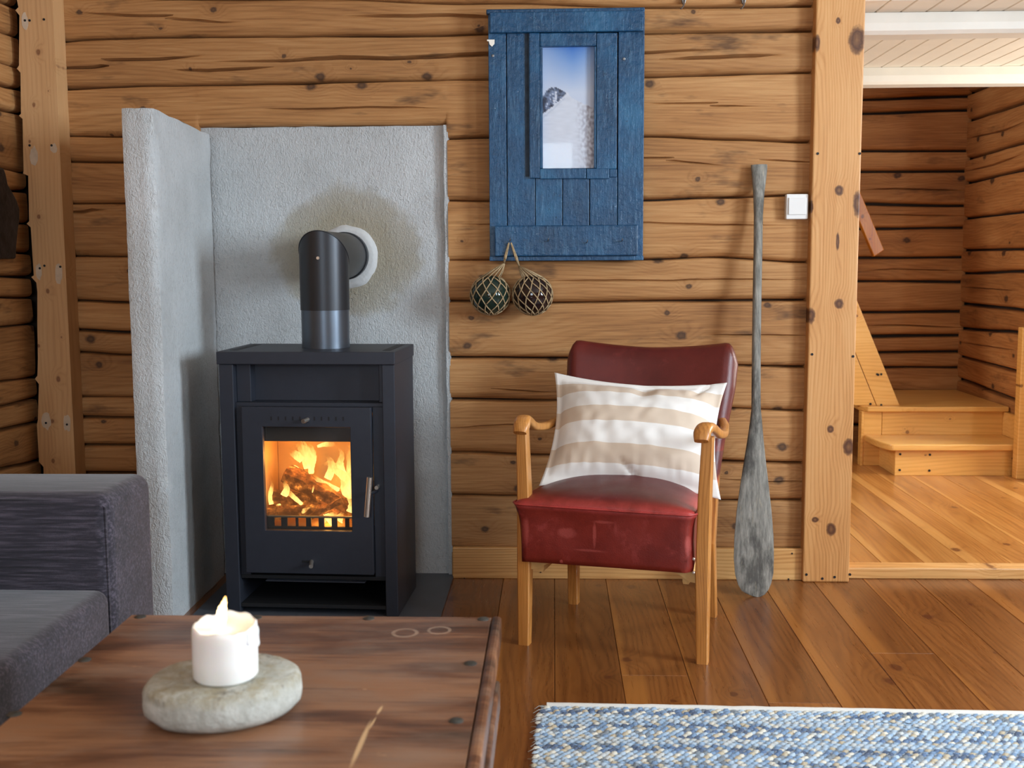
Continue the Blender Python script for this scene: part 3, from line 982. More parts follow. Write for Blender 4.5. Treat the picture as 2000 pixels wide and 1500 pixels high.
for a_, b_, c_, d_ in ((0.1, ly0, 0, CZ), (ly1, YH, 0, CZ), (ly0, ly1, 0, lz0), (ly0, ly1, lz1, CZ)):
    box('panel', XHL - 0.1, XHL, a_, b_, c_, d_, HLOG_Y, hall_end)
x = XP1 - 0.5
while x < XR:
    box('plank', x + 0.0014, x + 0.088 - 0.0014, 0.165 if x < XP1 else 0.06, YB1 + 0.05, CZ, CZ + 0.02, WHITE_PAINT, hall_ceiling, bevel=0.003, seg=1)
    x += 0.088
BH = CZ - BZ
for y0, nm, sd in ((YB2, 'trim_4', 1), (YB1, 'trim_5', 2)):
    # hewn white ceiling beams, slightly irregular
    vs, fs = [], []
    n = 30
    for i in range(n + 1):
        xx = XP1 - 0.5 + (XR - XP1 + 0.5) * i / n
        w1, w2 = nz(xx * 1.5, sd) * 0.006, nz(xx * 1.7, sd + 5) * 0.006
        for (yy, zz) in ((y0 + w1, CZ - 0.001), (y0 - 0.004 + w1, CZ - BH * 0.5), (y0 + w1, BZ + 0.012 + w2), (y0 + 0.012 + w1, BZ + w2), (y0 + 0.11, BZ + w2), (y0 + 0.122, BZ + 0.014), (y0 + 0.122, CZ - 0.001)):
            vs.append((xx, yy, zz))
    for i in range(n):
        for j in range(7):
            fs.append([i * 7 + j, i * 7 + (j + 1) % 7, (i + 1) * 7 + (j + 1) % 7, (i + 1) * 7 + j])
    fs += [list(range(7)), [n * 7 + j for j in range(7)]]
    b = mesh(nm, vs, fs, WHITE_BEAM)
    fix_normals(b)
    structure(b, 'white hewn ceiling beam nearest the big post' if sd == 1 else 'white hewn ceiling beam above the log wall of the staircase')

# --- living room ceiling, wall behind camera, right wall with windows
ceiling = box('ceiling', XL - 0.2, XR + 0.2, YF - 0.2, 0.05, 2.42, 2.5, WHITE_PAINT)
structure(ceiling, 'white ceiling of the living room')
WALLPINE_Y = wood('wall_board_wood', 'y', 'z', LD, LM, LL, rough=0.7, vary=0.1)
WALLPINE_X = wood('rear_wall_board_wood', 'x', 'z', LD, LM, LL, rough=0.7, vary=0.1)
wall_front = thing('wall_front', None, None)
del_keys = []
structure(wall_front, 'wooden wall behind the camera')
wx0, wx1 = WIN_F[0] - WIN_F[1] / 2, WIN_F[0] + WIN_F[1] / 2
wz0, wz1 = WIN_F[2] - WIN_F[3] / 2, WIN_F[2] + WIN_F[3] / 2
box('panel', XL - 0.1, wx0, YF - 0.12, YF, 0, 2.42, WALLPINE_X, wall_front)
box('panel', wx1, XR + 0.1, YF - 0.12, YF, 0, 2.42, WALLPINE_X, wall_front)
box('panel', wx0, wx1, YF - 0.12, YF, 0, wz0, WALLPINE_X, wall_front)
box('panel', wx0, wx1, YF - 0.12, YF, wz1, 2.42, WALLPINE_X, wall_front)
wall_right = thing('wall_right', None, None)
structure(wall_right, 'wooden wall with windows on the right')
cuts = []
for yc, wd, zc, hh in (WIN_R, WIN_H, WIN_RFILL):
    cuts.append((yc - wd / 2, yc + wd / 2, zc - hh / 2, zc + hh / 2))
ys = [YF, cuts[2][0], cuts[2][1], cuts[0][0], cuts[0][1], cuts[1][0], cuts[1][1], YH + 0.1]
for a, b in ((ys[0], ys[1]), (ys[2], ys[3]), (ys[4], ys[5]), (ys[6], ys[7])):
    box('panel', XR, XR + 0.12, a, b, -0.02, 2.42, WALLPINE_Y, wall_right)
for y0, y1, z0, z1 in cuts:
    box('panel', XR, XR + 0.12, y0, y1, -0.02, z0, WALLPINE_Y, wall_right)
    box('panel', XR, XR + 0.12, y0, y1, z1, 2.42, WALLPINE_Y, wall_right)
for k, (y0, y1, z0, z1) in enumerate(cuts):
    w = thing('window_%d' % (k + 1), None, None)
    structure(w, ('white framed window in the right wall of the living room', 'white framed window beside the staircase', 'white framed window added for fill light, level with the camera')[k])
    for a, b, c, d in ((y0, y0 + 0.05, z0, z1), (y1 - 0.05, y1, z0, z1), (y0 + 0.05, y1 - 0.05, z0, z0 + 0.05), (y0 + 0.05, y1 - 0.05, z1 - 0.05, z1)):
        box('frame', XR + 0.04, XR + 0.09, a, b, c, d, WHITE_BEAM, w)
    box('pane', XR + 0.062, XR + 0.066, y0 + 0.05, y1 - 0.05, z0 + 0.05, z1 - 0.05, GLASS, w)
w = thing('window_4', None, None)
structure(w, 'white framed window behind the camera')
for a, b, c, d in ((wx0, wx0 + 0.05, wz0, wz1), (wx1 - 0.05, wx1, wz0, wz1), (wx0 + 0.05, wx1 - 0.05, wz0, wz0 + 0.05), (wx0 + 0.05, wx1 - 0.05, wz1 - 0.05, wz1)):
    box('frame', a, b, YF - 0.09, YF - 0.04, c, d, WHITE_BEAM, w)
box('pane', wx0 + 0.05, wx1 - 0.05, YF - 0.066, YF - 0.062, wz0 + 0.05, wz1 - 0.05, GLASS, w)

# --- stucco fire wall (recessed panel) and the wing beside the stove
YS = 0.022
a = onY(396, 249, YS)
b = onY(876, 242, YS)
xs1 = onY(874, 243, YS).x
zs = onY(640, 246, 0.0).z


def plaster_slab(name, corners, nx, nzv, thick_dir, label, amp=0.003, seed=0):
    """a slightly uneven rendered face; corners are (bl, br, tr, tl)"""
    bl, br, tr, tl = [Vector(c) for c in corners]
    nrm = (br - bl).cross(tl - bl).normalized()
    vs, fs = [], []
    for j in range(nzv + 1):
        for i in range(nx + 1):
            u, v = i / nx, j / nzv
            p = (bl * (1 - u) + br * u) * (1 - v) + (tl * (1 - u) + tr * u) * v
            e = 0.0 if 0 < i < nx and 0 < j < nzv else 1.0
            p = p + nrm * (amp * nz(p.x * 6, p.y * 6 + seed, p.z * 6) + amp * 0.5 * nz(p.x * 19, p.y * 19, p.z * 19 + seed))
            if e:
                p = p + (br - bl).normalized() * amp * 0.9 * nz(p.z * 15, seed, 2) + Vector((0, 0, 1)) * amp * 0.9 * nz(p.x * 15, p.y * 15, seed)
            vs.append(p)
    for j in range(nzv):
        for i in range(nx):
            k = j * (nx + 1) + i
            fs.append([k, k + 1, k + nx + 2, k + nx + 1])
    return vs, fs


vs, fs = plaster_slab('s', ((x_niche0 - 0.05, YS, 0), (xs1 + 0.004, YS, 0), (xs1 + 0.004, YS, zs), (x_niche0 - 0.05, YS, zs)), 60, 90, None, None, 0.0035, 3)
wall_stove = mesh('wall_fireplace', vs, fs, STUCCO, None, True)
structure(wall_stove, 'grey stucco fire wall behind the stove')
wall_stove.data.materials[0] = STUCCO
# wing: slab with rounded uneven edges, standing in front of the logs
WX = onY(424, 600, YS).x                       # inner face at the back
wf = onY(300, 300, -0.56)
WXF = wf.x                                     # inner face at the front
wing_t = (wf - onY(236, 300, -0.56)).length
WYF = -0.56
ztf = onY(265, 211, WYF).z
ztb = onY(412, 262, -0.02).z
prof = []
NJ, NK = 70, 0
section = []
for i in range(13):
    section.append(('in', i / 12))
for i in range(1, 7):
    section.append(('front', i / 6))
for i in range(1, 13):
    section.append(('out', i / 12))


def wing_pt(kind, t, z, rnd_):
    r = 0.012
    if kind == 'in':
        y = -0.001 + (WYF + r + 0.001) * t
        x = WX + (WXF - WX) * t
    elif kind == 'front':
        y = WYF + 0.004 * (2 * t - 1) ** 6
        x = WXF - r * 0.5 - (wing_t - r) * t
    else:
        y = WYF + r + (-0.001 - WYF - r) * t
        x = WXF - wing_t + (WX - WXF) * t
    return Vector((x + 0.0035 * nz(y * 7, z * 7, 3) + 0.0025 * nz(y * 20, z * 20, 8), y + 0.003 * nz(x * 9, z * 8, 5) * (1 if kind == 'front' else 0), z))


vs, fs = [], []
m = len(section)
for j in range(NJ + 1):
    for k, t in section:
        tt = t if k == 'in' else (1.0 if k == 'front' else 1 - t)
        zt = ztb + (ztf - ztb) * tt
        z = zt * j / NJ
        if j == NJ:
            z += 0.004 * nz(t * 9, 7 if k == 'in' else 2, 1)
        vs.append(wing_pt(k, t, z, 0))
for j in range(NJ):
    for k in range(m - 1):
        fs.append([j * m + k, j * m + k + 1, (j + 1) * m + k + 1, (j + 1) * m + k])
fs.append([NJ * m + k for k in range(m)])
fs.append([k for k in range(m)][::-1])
wing = mesh('wall_wing', vs, fs, STUCCO, None, False)
fix_normals(wing)
wing.data.shade_smooth()
wing.data.set_sharp_from_angle(angle=math.radians(60))
structure(wing, 'grey stucco wing wall left of the stove')
lip = []
for i in range(41):
    z_ = zs * i / 40
    lip.append((xs1 - 0.011 + 0.004 * nz(z_ * 9, 3, 1) + 0.002 * nz(z_ * 33, 3, 1), z_))
lipo = prism('plaster_edge', lip + [(x_niche1 + 0.004, zs), (x_niche1 + 0.004, 0.0)], 0.002, YS + 0.01, STUCCO, wall_stove)
# raw log end to the right of the panel is the log itself; ring of filler round the flue
ring = []
vs, fs = [], []
N = 40
for k in range(N):
    a_ = 2 * math.pi * k / N
    ro = 0.108 + 0.009 * nz(math.cos(a_) * 2.2, math.sin(a_) * 2.2, 4)
    c, s = math.cos(a_), math.sin(a_)
    for r, y in ((0.07, YS - 0.012), (0.088, YS - 0.014), (ro - 0.008, YS - 0.01), (ro, YS + 0.003)):
        vs.append((FLUE.x + 0.004 + r * c, y + 0.002 * nz(c * 5, s * 5, r * 40), FLUE.z - 0.004 + r * s * 1.03))
for k in range(N):
    for j in range(3):
        q = (k + 1) % N
        fs.append([k * 4 + j, k * 4 + j + 1, q * 4 + j + 1, q * 4 + j])
fil = mesh('filler_ring', vs, fs, PLASTER, wall_stove, True)
fil['label'] = 'pale filler plaster ring around the flue pipe'

# --- corner board on the left (scribed to the logs) and the big post on the right
YB = -0.085
left_edge = [(33, 0), (36, 14), (30, 20), (38, 30), (37, 128), (33, 134), (40, 142), (41, 222), (37, 226), (44, 232), (46, 334), (45, 339), (55, 343), (57, 432), (52, 437), (60, 444), (66, 538), (61, 541), (71, 552), (73, 570),
             (73, 640), (74, 700), (73, 734), (68, 740), (76, 750), (74, 820), (72, 830), (76, 895), (76, 902), (85, 912), (86, 1000), (90, 1146)]
le = [(onY(x_, y_, YB).x, onY(x_, y_, YB).z) for x_, y_ in left_edge]
xr_b = onY(125, 460, YB).x
poly = [(le[0][0], 2.40)] + le[:-1] + [(le[-1][0], 0.0), (xr_b, 0.0), (xr_b, 2.40)]
cb = prism('trim_1', poly, YB, 0.0, BOARD_Z, bevel=0.0)
structure(cb, 'pale corner board with a scribed left edge')


def screw_holes(parent, spots, y, r=0.004):
    for px, py in spots:
        p = onY(px, py, y)
        lathe('screw', [(r, -0.002), (r, 0.0012), (r * 0.5, 0.0016)], IRON_IN, parent, n=8, loc=(p.x, p.y, p.z), axis='y')


def filler_spots(parent, spots, y):
    for px, py, w_, h_ in spots:
        p = onY(px, py, y)
        pts = []
        for k in range(14):
            a_ = 2 * math.pi * k / 14
            rr = 1 + 0.35 * nz(math.cos(a_) * 2, math.sin(a_) * 2, px)
            pts.append((p.x + w_ * rr * math.cos(a_), p.z + h_ * rr * math.sin(a_)))
        prism('filler_patch', pts, y - 0.0008, y + 0.004, FILLER, parent)


FILLER = plain('grey_white_filler', srgb(206, 186, 162), 0.8, nscale=40, namt=0.1)
filler_spots(cb, [(49, 42, 0.011, 0.03), (66, 305, 0.014, 0.03), (105, 290, 0.012, 0.016), (76, 530, 0.01, 0.028), (115, 535, 0.012, 0.034), (90, 822, 0.017, 0.03), (131, 826, 0.012, 0.03)], YB)
screw_holes(cb, [(49, 40), (58, 40), (86, 38), (58, 284), (101, 284), (87, 519), (78, 524), (118, 521), (90, 826), (131, 829)], YB)

post = box('trim_2', onY(1578, 700, YPO).x, onY(1671, 700, YPO).x, YPO, 0.125, 0.0, 2.42, PINE_Z, bevel=0.005)
structure(post, 'big knotty pine post at the hall opening')
screw_holes(post, [(1597, 300), (1679, 300), (1586, 692), (1666, 696), (1606, 1130), (1630, 1127), (1660, 1122), (1575, 1122)], YPO, 0.0045)
bz = onY(1200, 1071, -0.022).z
bb = box('baseboard_back', x_niche1 + 0.006, onY(1572, 1100, 0).x, -0.022, 0.0, 0.0, bz, PINE_X, bevel=0.003)
structure(bb, 'pale pine baseboard behind the armchair')
screw_holes(bb, [(907, 1130), (1056, 1117), (1230, 1133), (1547, 1081), (1540, 1131)], -0.022, 0.003)

# ------------------------------------------------------------------ hall: stairs
st = thing('staircase', 'varnished pine staircase with a rounded bottom step in the hall', 'staircase', (0, 0, 0))
d0 = 1.69                                   # front of bottom riser (y)
S1T, S2T = 0.197, 0.345
lx0 = onY(1748, 900, d0).x
# bottom step: rounded left corner
sx0 = onY(1690, 860, d0 + 0.25).x
tread = []
xe = XH - 0.01
for k in range(13):
    t = k / 12
    a_ = math.pi * (1 + 0.5 * t)
    tread.append((lx0 - 0.02 + (lx0 - 0.02 - sx0) * math.cos(a_) , d0 + 0.23 + 0.265 * math.sin(a_)))
tread += [(xe, d0 - 0.03), (xe, d0 + 0.30), (sx0, d0 + 0.30)]
prism('tread', tread, S1T - 0.032, S1T, STAIR_X, st, bevel=0.006, axis='z')
box('riser', lx0, xe - 0.02, d0, d0 + 0.02, HZ, S1T - 0.032, STAIR_X, st, bevel=0.002)
box('riser_side', lx0, lx0 + 0.02, d0 + 0.02, d0 + 0.27, HZ, S1T - 0.032, STAIR_X, st, bevel=0.002)
y2 = d0 + 0.27
sx1 = onY(1683, 800, y2 - 0.02).x
lx1 = onY(1722, 840, y2).x
box('riser', lx1 + 0.001, xe - 0.02, y2, y2 + 0.02, S1T, S2T - 0.026, STAIR_X, st, bevel=0.002)
box('riser_panel', onY(1686, 840, y2).x, lx1 - 0.001, y2 - 0.001, y2 + 0.02, HZ, S2T - 0.026, STAIR_X, st, bevel=0.002)
box('corner_post', onY(1681, 860, y2).x, onY(1686, 860, y2).x, y2 - 0.004, y2 + 0.05, HZ, S2T - 0.026, STAIR_X, st, bevel=0.002)
xl_land = sx1
land = prism('tread', [(xl_land, y2 + 0.05), (xl_land + 0.03, y2 - 0.025), (xe, y2 - 0.025), (xe, YH - 0.02), (xl_land, YH - 0.02)], S2T - 0.026, S2T, STAIR_X, st, bevel=0.005, axis='z')
land['label'] = 'landing board'
# string board of the flight that climbs to the left behind the post
pA, pB = onY(1757, 797, y2 + 0.03), onY(1660, 556, y2 + 0.03)
pB = Vector((pA.x - (pA.x - pB.x) * 2.6, pA.y, pA.z + (pB.z - pA.z) * 2.6))
zb = S2T
mid = onY(1712, 797, y2 + 0.03)
q = Vector((mid.x - (mid.x - onY(1672, 700, y2 + 0.03).x), 0, onY(1672, 700, y2 + 0.03).z))
dirv = Vector((pB.x - pA.x, 0, pB.z - pA.z))
lo1 = Vector((mid.x, 0, zb)) + dirv
prism('string_board', [(mid.x + 0.0015, zb), (pA.x, zb), (pB.x, pB.z), (lo1.x + 0.0015, lo1.z)], y2 + 0.03, y2 + 0.06, STAIR_X, st, bevel=0.002)
prism('side_board', [(sx1 - 0.02, zb), (mid.x - 0.0015, zb), (lo1.x - 0.0015, lo1.z), (lo1.x - 0.22, lo1.z), (sx1 - 0.36, zb + 0.3)], y2 + 0.032, y2 + 0.058, STAIR_X, st, bevel=0.002)
for k in range(4):
    box('tread', sx1 - 0.16 - 0.16 * k, sx1 - 0.0 - 0.12 * k, y2 + 0.07, YH - 0.05, S2T + 0.19 * (k + 1) - 0.03, S2T + 0.19 * (k + 1), STAIR_X, st, bevel=0.003)
for px, py in ((1713, 731), (1721, 731), (1700, 789), (1721, 791), (1715, 732)):
    p = onY(px, py, y2 + 0.03)
    lathe('screw', [(0.006, -0.003), (0.006, 0.001), (0.003, 0.002)], IRON_IN, st, n=8, loc=tuple(p), axis='y')
for px, py in ((1758, 887), (1816, 888), (1757, 918), (1815, 919), (1986, 889), (1986, 919)):
    p = onY(px, py, d0)
    lathe('screw', [(0.006, -0.003), (0.006, 0.001), (0.003, 0.002)], IRON_IN, st, n=8, loc=tuple(p), axis='y')
# newel at the right edge and skirting along the right wall
nx_ = onY(1989, 800, d0 - 0.08).x
nw = box('newel_post', nx_, nx_ + 0.09, d0 - 0.09, d0 - 0.035, HZ, onY(1990, 640, d0 - 0.09).z, STAIR_X, None, bevel=0.004)
tag(nw, 'orange varnished newel post at the right edge beside the bottom step', 'post')
box('skirting', XH - 0.03, XH - 0.008, d0 + 0.02, y2 + 0.2, S1T + 0.001, S1T + 0.12, STAIR_X, st, bevel=0.002)
# handrail
hA, hB = onY(1716, 497, YH - 0.32), onY(1660, 362, YH - 0.32)
dv = (hB - hA)
dv.y = 0
hB = hA + dv * 4
hd = dv.normalized()
pn = Vector((-hd.z, 0, hd.x))
if pn.x > 0:
    pn = -pn
hw_ = 0.032
pl = [hA + pn * hw_ + hd * 0.0, hA - pn * hw_ + hd * 0.012, hB - pn * hw_, hB + pn * hw_]
hrail = prism('handrail', [(p.x, p.z) for p in pl], hA.y - 0.022, hA.y + 0.022, RAIL, None, bevel=0.004)
tag(hrail, 'sloping wooden handrail end showing beside the big post', 'handrail')

# ------------------------------------------------------------------ hearth plate and stove
hp_x1 = onY(887, 1140, 0).x
hp_x0 = WX + 0.035
hearth = prism('hearth_plate', [(hp_x0, 0.018), (hp_x1, 0.018), (hp_x1, -0.62), (hp_x1 - 0.25, -0.95), (hp_x0 + 0.25, -0.95), (hp_x0, -0.62)], 0.0005, 0.007, SLATE, axis='z', bevel=0.0015)
tag(hearth, 'dark grey hearth plate under the wood stove', 'hearth plate')

SX0, SY0, SROT = onY(600, 800, -0.46).x, -0.46, -0.05
dF = DIST + SY0
stove = thing('wood_stove', 'black steel wood stove with a glass door and burning fire', 'stove', (SX0, SY0, 0.007), SROT)
k_ = dF / FPX
_c = onY(600, 900, -0.43)


def sl(px, py):
    p = onY(px, py, SY0)
    return p.x - SX0, p.z - 0.007


W2 = (sl(773, 900)[0] - sl(427, 900)[0]) / 2
sD = 0.32
zT = sl(597, 687)[1]
zTb = sl(597, 712)[1]
xl, xr = sl(427, 800)[0], sl(773, 800)[0]
# top
box('top_plate', xl - 0.005, xr + 0.003, -0.006, sD + 0.004, zTb, zT, IRON, stove, bevel=0.0025)
for a0, a1 in ((xl + 0.02, xl + 0.045), (xr - 0.045, xr - 0.02)):
    box('vent_slot', a0, a1, 0.05, sD - 0.03, zT - 0.001, zT + 0.0008, IRON_IN, stove)
ilx, irx = sl(455, 800)[0], sl(748, 800)[0]
box('side_panel', xl, ilx, 0.0, sD, 0.0, zTb, IRON, stove, bevel=0.0025)
box('side_panel', irx, xr, 0.0, sD, 0.0, zTb, IRON, stove, bevel=0.0025)
box('back_panel', ilx, irx, sD - 0.012, sD, 0.0, zTb, IRON, stove)
z_ub = sl(600, 788)[1]
box('upper_panel', ilx, irx, 0.075, 0.085, z_ub, zTb, IRON, stove, bevel=0.001)
uxl, uxr = sl(482, 750)[0], sl(737, 750)[0]
box('inner_stile', ilx, uxl, 0.03, 0.075, z_ub, zTb, IRON, stove, bevel=0.002)
box('inner_stile', uxr, irx, 0.03, 0.075, z_ub, zTb, IRON, stove, bevel=0.002)
z_db = sl(600, 1120)[1]
z_dt = sl(600, 795)[1]
# body shelf and sides round the firebox
box('body_top', ilx, irx, 0.016, 0.26, z_ub - 0.012, z_ub, IRON, stove, bevel=0.0015)
box('body_stile', ilx, sl(478, 900)[0], 0.016, 0.05, z_db - 0.012, z_ub - 0.012, IRON, stove, bevel=0.0015)
box('body_stile', sl(728, 900)[0], irx, 0.016, 0.05, z_db - 0.012, z_ub - 0.012, IRON, stove, bevel=0.0015)
box('body_floor', ilx, irx, 0.016, sD - 0.02, z_db - 0.024, z_db - 0.012, IRON_IN, stove, bevel=0.0015)
box('base_shelf', ilx, irx, 0.006, sD - 0.012, 0.02, 0.032, IRON_IN, stove, bevel=0.001)
# ash lip
box('ash_drawer', sl(517, 1130)[0], sl(714, 1130)[0], -0.002, 0.2, sl(600, 1137)[1], z_db - 0.0245, IRON, stove, bevel=0.002)
# firebox
gx0, gx1 = sl(515, 930)[0], sl(687, 930)[0]
gz0, gz1 = sl(600, 1036)[1], sl(600, 834)[1]
fb0, fb1, fbd = gx0 - 0.03, gx1 + 0.03, 0.245
fz0, fz1 = sl(600, 1030)[1] - 0.012, onY(600, 862, SY0 + 0.04).z - 0.003
fb = box('firebox_floor', fb0, fb1, 0.05, fbd, fz0 - 0.01, fz0, FIREBRICK, stove)
box('firebrick', fb0 - 0.02, fb0, 0.05, fbd, fz0, fz1 + 0.06, FIREBRICK, stove)
box('firebrick', fb1, fb1 + 0.02, 0.05, fbd, fz0, fz1 + 0.06, FIREBRICK, stove)
xm = (fb0 + fb1) / 2
box('firebrick', fb0, fb0 + 0.085, fbd, fbd + 0.02, fz0, fz1 + 0.06, FIREBRICK, stove, bevel=0.002)
box('firebrick', fb0 + 0.087, fb1, fbd, fbd + 0.02, fz0, fz1 + 0.06, FIREBRICK, stove, bevel=0.002)
box('baffle', fb0, fb1, 0.045, 0.2, fz1, fz1 + 0.012, IRON, stove, bevel=0.002)
box('baffle_lip', fb0, fb1, 0.036, 0.048, fz1 - 0.004, gz1 + 0.02, IRON, stove, bevel=0.001)
# grate front with slots
slots = [(526, 540), (552, 569), (574, 590), (600, 615), (626, 641), (652, 668)]
zz0, zz1 = sl(600, 1033)[1], sl(600, 1018)[1]
prevx = fb0
for a_, b_ in slots + [(676, 684)]:
    x0_, x1_ = sl(a_, 1026)[0], sl(b_, 1026)[0]
    box('grate_bar', prevx, x0_, 0.045, 0.051, zz0 - 0.004, zz1, IRON, stove)
    prevx = x1_
box('grate_bar', prevx, fb1, 0.045, 0.051, zz0 - 0.004, zz1, IRON, stove)
box('grate_rail', fb0, fb1, 0.043, 0.053, zz1, zz1 + 0.006, GALV, stove, bevel=0.001)
box('grate_rail', fb0, fb1, 0.043, 0.053, zz0 - 0.012, zz0 - 0.004, IRON, stove, bevel=0.001)
# door: frame of four rails as one plate with a hole, pane, handle, vents
dx0, dx1 = sl(475, 950)[0], sl(729, 950)[0]
dy0, dy1 = -0.006, 0.014


def plate_with_hole(name, o, h, y0, y1, mat, parent):
    (ox0, ox1, oz0, oz1), (hx0, hx1, hz0, hz1) = o, h
    P = [(ox0, oz0), (ox1, oz0), (ox1, oz1), (ox0, oz1)]
    H = [(hx0, hz0), (hx1, hz0), (hx1, hz1), (hx0, hz1)]
    vs = [(x, y0, z) for x, z in P] + [(x, y0, z) for x, z in H] + [(x, y1, z) for x, z in P] + [(x, y1, z) for x, z in H]
    fs = []
    for i in range(4):
        j = (i + 1) % 4
        fs += [[i, j, 4 + j, 4 + i], [8 + i, 12 + i, 12 + j, 8 + j], [i, 8 + i, 8 + j, j], [4 + i, 4 + j, 12 + j, 12 + i]]
    me = bpy.data.meshes.new(name)
    me.from_pydata(vs, [], fs)
    bm = bmesh.new()
    bm.from_mesh(me)
    bmesh.ops.recalc_face_normals(bm, faces=bm.faces)
    es = [e for e in bm.edges if e.calc_face_angle(0) > 0.5]
    bmesh.ops.bevel(bm, geom=es, offset=0.002, segments=2, profile=0.5, affect='EDGES')
    bm.to_mesh(me)
    bm.free()
    return link(name, me, mat, parent)


door = plate_with_hole('stove_door', (dx0, dx1, z_db, z_dt), (gx0, gx1, gz0, gz1), dy0, dy1, IRON, stove)
pane = box('pane', gx0 - 0.01, gx1 + 0.01, 0.016, 0.02, gz0 - 0.01, gz1 + 0.01, STOVE_GLASS, door)
pane['label'] = 'heat resistant glass pane'
for k in range(11):
    if k == 5:
        continue
    px = 530 + k * 14.2
    x_, z_ = sl(px, 817)
    box('vent_slot', x_ - 0.0022, x_ + 0.0022, dy0 - 0.0006, dy0 + 0.002, z_ - 0.006, z_ + 0.006, IRON_IN, door)


def rod(name, a_, b_, r, mat, parent, n=16):
    return sweep(name, [a_, Vector(a_).lerp(Vector(b_), 0.5), b_], (r, r), mat, parent, up=Vector((0.2, 0.3, 0.9)) if abs((Vector(b_) - Vector(a_)).normalized().z) < 0.9 else Vector((1, 0, 0)), n=n)


x_, z_ = sl(600, 820)
rod('air_knob', (x_ - 0.004, dy0 - 0.028, z_ + 0.0), (x_ + 0.003, dy0 + 0.002, z_ + 0.002), 0.0065, CHROME, door)
x_, z_ = sl(598, 1096)
box('lever_slot', x_ - 0.012, x_ + 0.012, dy0 - 0.0006, dy0 + 0.002, z_ - 0.004, z_ + 0.004, IRON_IN, door, bevel=0.0005)
x_, z_ = sl(612, 1098)
rod('air_knob', (x_ + 0.002, dy0 - 0.03, z_ - 0.004), (x_ - 0.004, dy0 + 0.002, z_ + 0.004), 0.0065, CHROME, door)
ha, hb_ = sl(729, 926), sl(723, 1002)
rod('handle', (ha[0], -0.042, ha[1]), (hb_[0], -0.042, hb_[1]), 0.0085, CHROME, door)
x_, z_ = sl(733, 957)
rod('handle_stem', (x_ - 0.006, -0.042, z_), (x_ + 0.003, dy1, z_ - 0.004), 0.005, IRON, door)
rod('latch_knob', (sl(738, 950)[0], -0.012, sl(738, 950)[1]), (sl(738, 950)[0], 0.017, sl(738, 950)[1]), 0.006, CHROME, stove)
# stove pipe: stub, elbow (mitred) and horizontal run into the wall
pr = 0.0775
p_axis = onY(634, 560, -0.285)
inv = Matrix.Rotation(-SROT, 4, 'Z')


def loc_s(v):
    w_ = inv @ (Vector(v) - Vector((SX0, SY0, 0.007)))
    return w_


pb = loc_s((p_axis.x, -0.285, 0))
z_stub = onY(634, 607, -0.285 - pr).z - 0.007
lathe('pipe_collar', [(pr - 0.002, zT - 0.01), (pr - 0.002, z_stub + 0.01)], PIPE_L, stove, n=48, loc=(pb.x, pb.y, 0))
# upper pipe: cylinder cut on a slant so that it meets the horizontal run
ez = FLUE.z - 0.007
d_l = loc_s((FLUE.x, YS + 0.02, FLUE.z)) - Vector((pb.x, pb.y, ez))
dirh = Vector((d_l.x, d_l.y, 0)).normalized()
side = Vector((-dirh.y, dirh.x, 0))
vs, fs = [], []
N = 56
L = Vector((d_l.x, d_l.y, 0)).length
rings = []
for lev in range(4):
    for k in range(N):
        a_ = 2 * math.pi * k / N
        u, v = math.cos(a_), math.sin(a_)          # u along dirh, v along side
        if lev == 0:
            c = Vector((pb.x, pb.y, z_stub)) + dirh * (pr * u) + side * (pr * v)
        elif lev == 1:
            # soft mitre plane: height grows towards the front
            c = Vector((pb.x, pb.y, ez)) + dirh * (pr * u) + side * (pr * v) + Vector((0, 0, -pr * u))
        elif lev == 2:
            c = Vector((pb.x, pb.y, ez)) + dirh * (pr * u) + side * (pr * v) + Vector((0, 0, -pr * u))
        else:
            c = Vector((pb.x, pb.y, ez)) + dirh * L + side * (pr * v) + Vector((0, 0, -pr * u))
        vs.append(c)
for lev in (0, 2):
    for k in range(N):
        q_ = (k + 1) % N
        fs.append([lev * N + k, lev * N + q_, (lev + 1) * N + q_, (lev + 1) * N + k])
pp = mesh('stove_pipe', vs, fs, PIPE_M, stove)
fix_normals(pp)
pp.data.shade_smooth()
# rounded seam over the mitre
seam_pts = [Vector(vs[N + k]) for k in range(N)] + [Vector(vs[N])]
tubes('pipe_seam', [seam_pts], 0.0016, PIPE_M, pp, n=6)
rosette = []
vs, fs = [], []
for k in range(N):
    a_ = 2 * math.pi * k / N
    for rr, off in ((pr + 0.0005, -0.05), (pr + 0.004, -0.05), (pr + 0.004, -0.02), (pr + 0.0005, -0.02)):
        vs.append(Vector((pb.x, pb.y, ez)) + dirh * (L + off) + side * (rr * math.sin(a_)) + Vector((0, 0, rr * math.cos(a_))))
for k in range(N):
    q_ = (k + 1) % N
    for j in range(4):
        fs.append([k * 4 + j, k * 4 + (j + 1) % 4, q_ * 4 + (j + 1) % 4, q_ * 4 + j])
rs = mesh('pipe_collar', vs, fs, PIPE_M, stove)
fix_normals(rs)
sc_ = onY(621, 504, -0.285 - pr)
sp = loc_s(sc_)
lathe('pipe_screw', [(0.005, -0.003), (0.005, 0.003), (0.003, 0.005)][::-1], CHROME, stove, n=10, loc=(sp.x, sp.y, sp.z), axis='y')


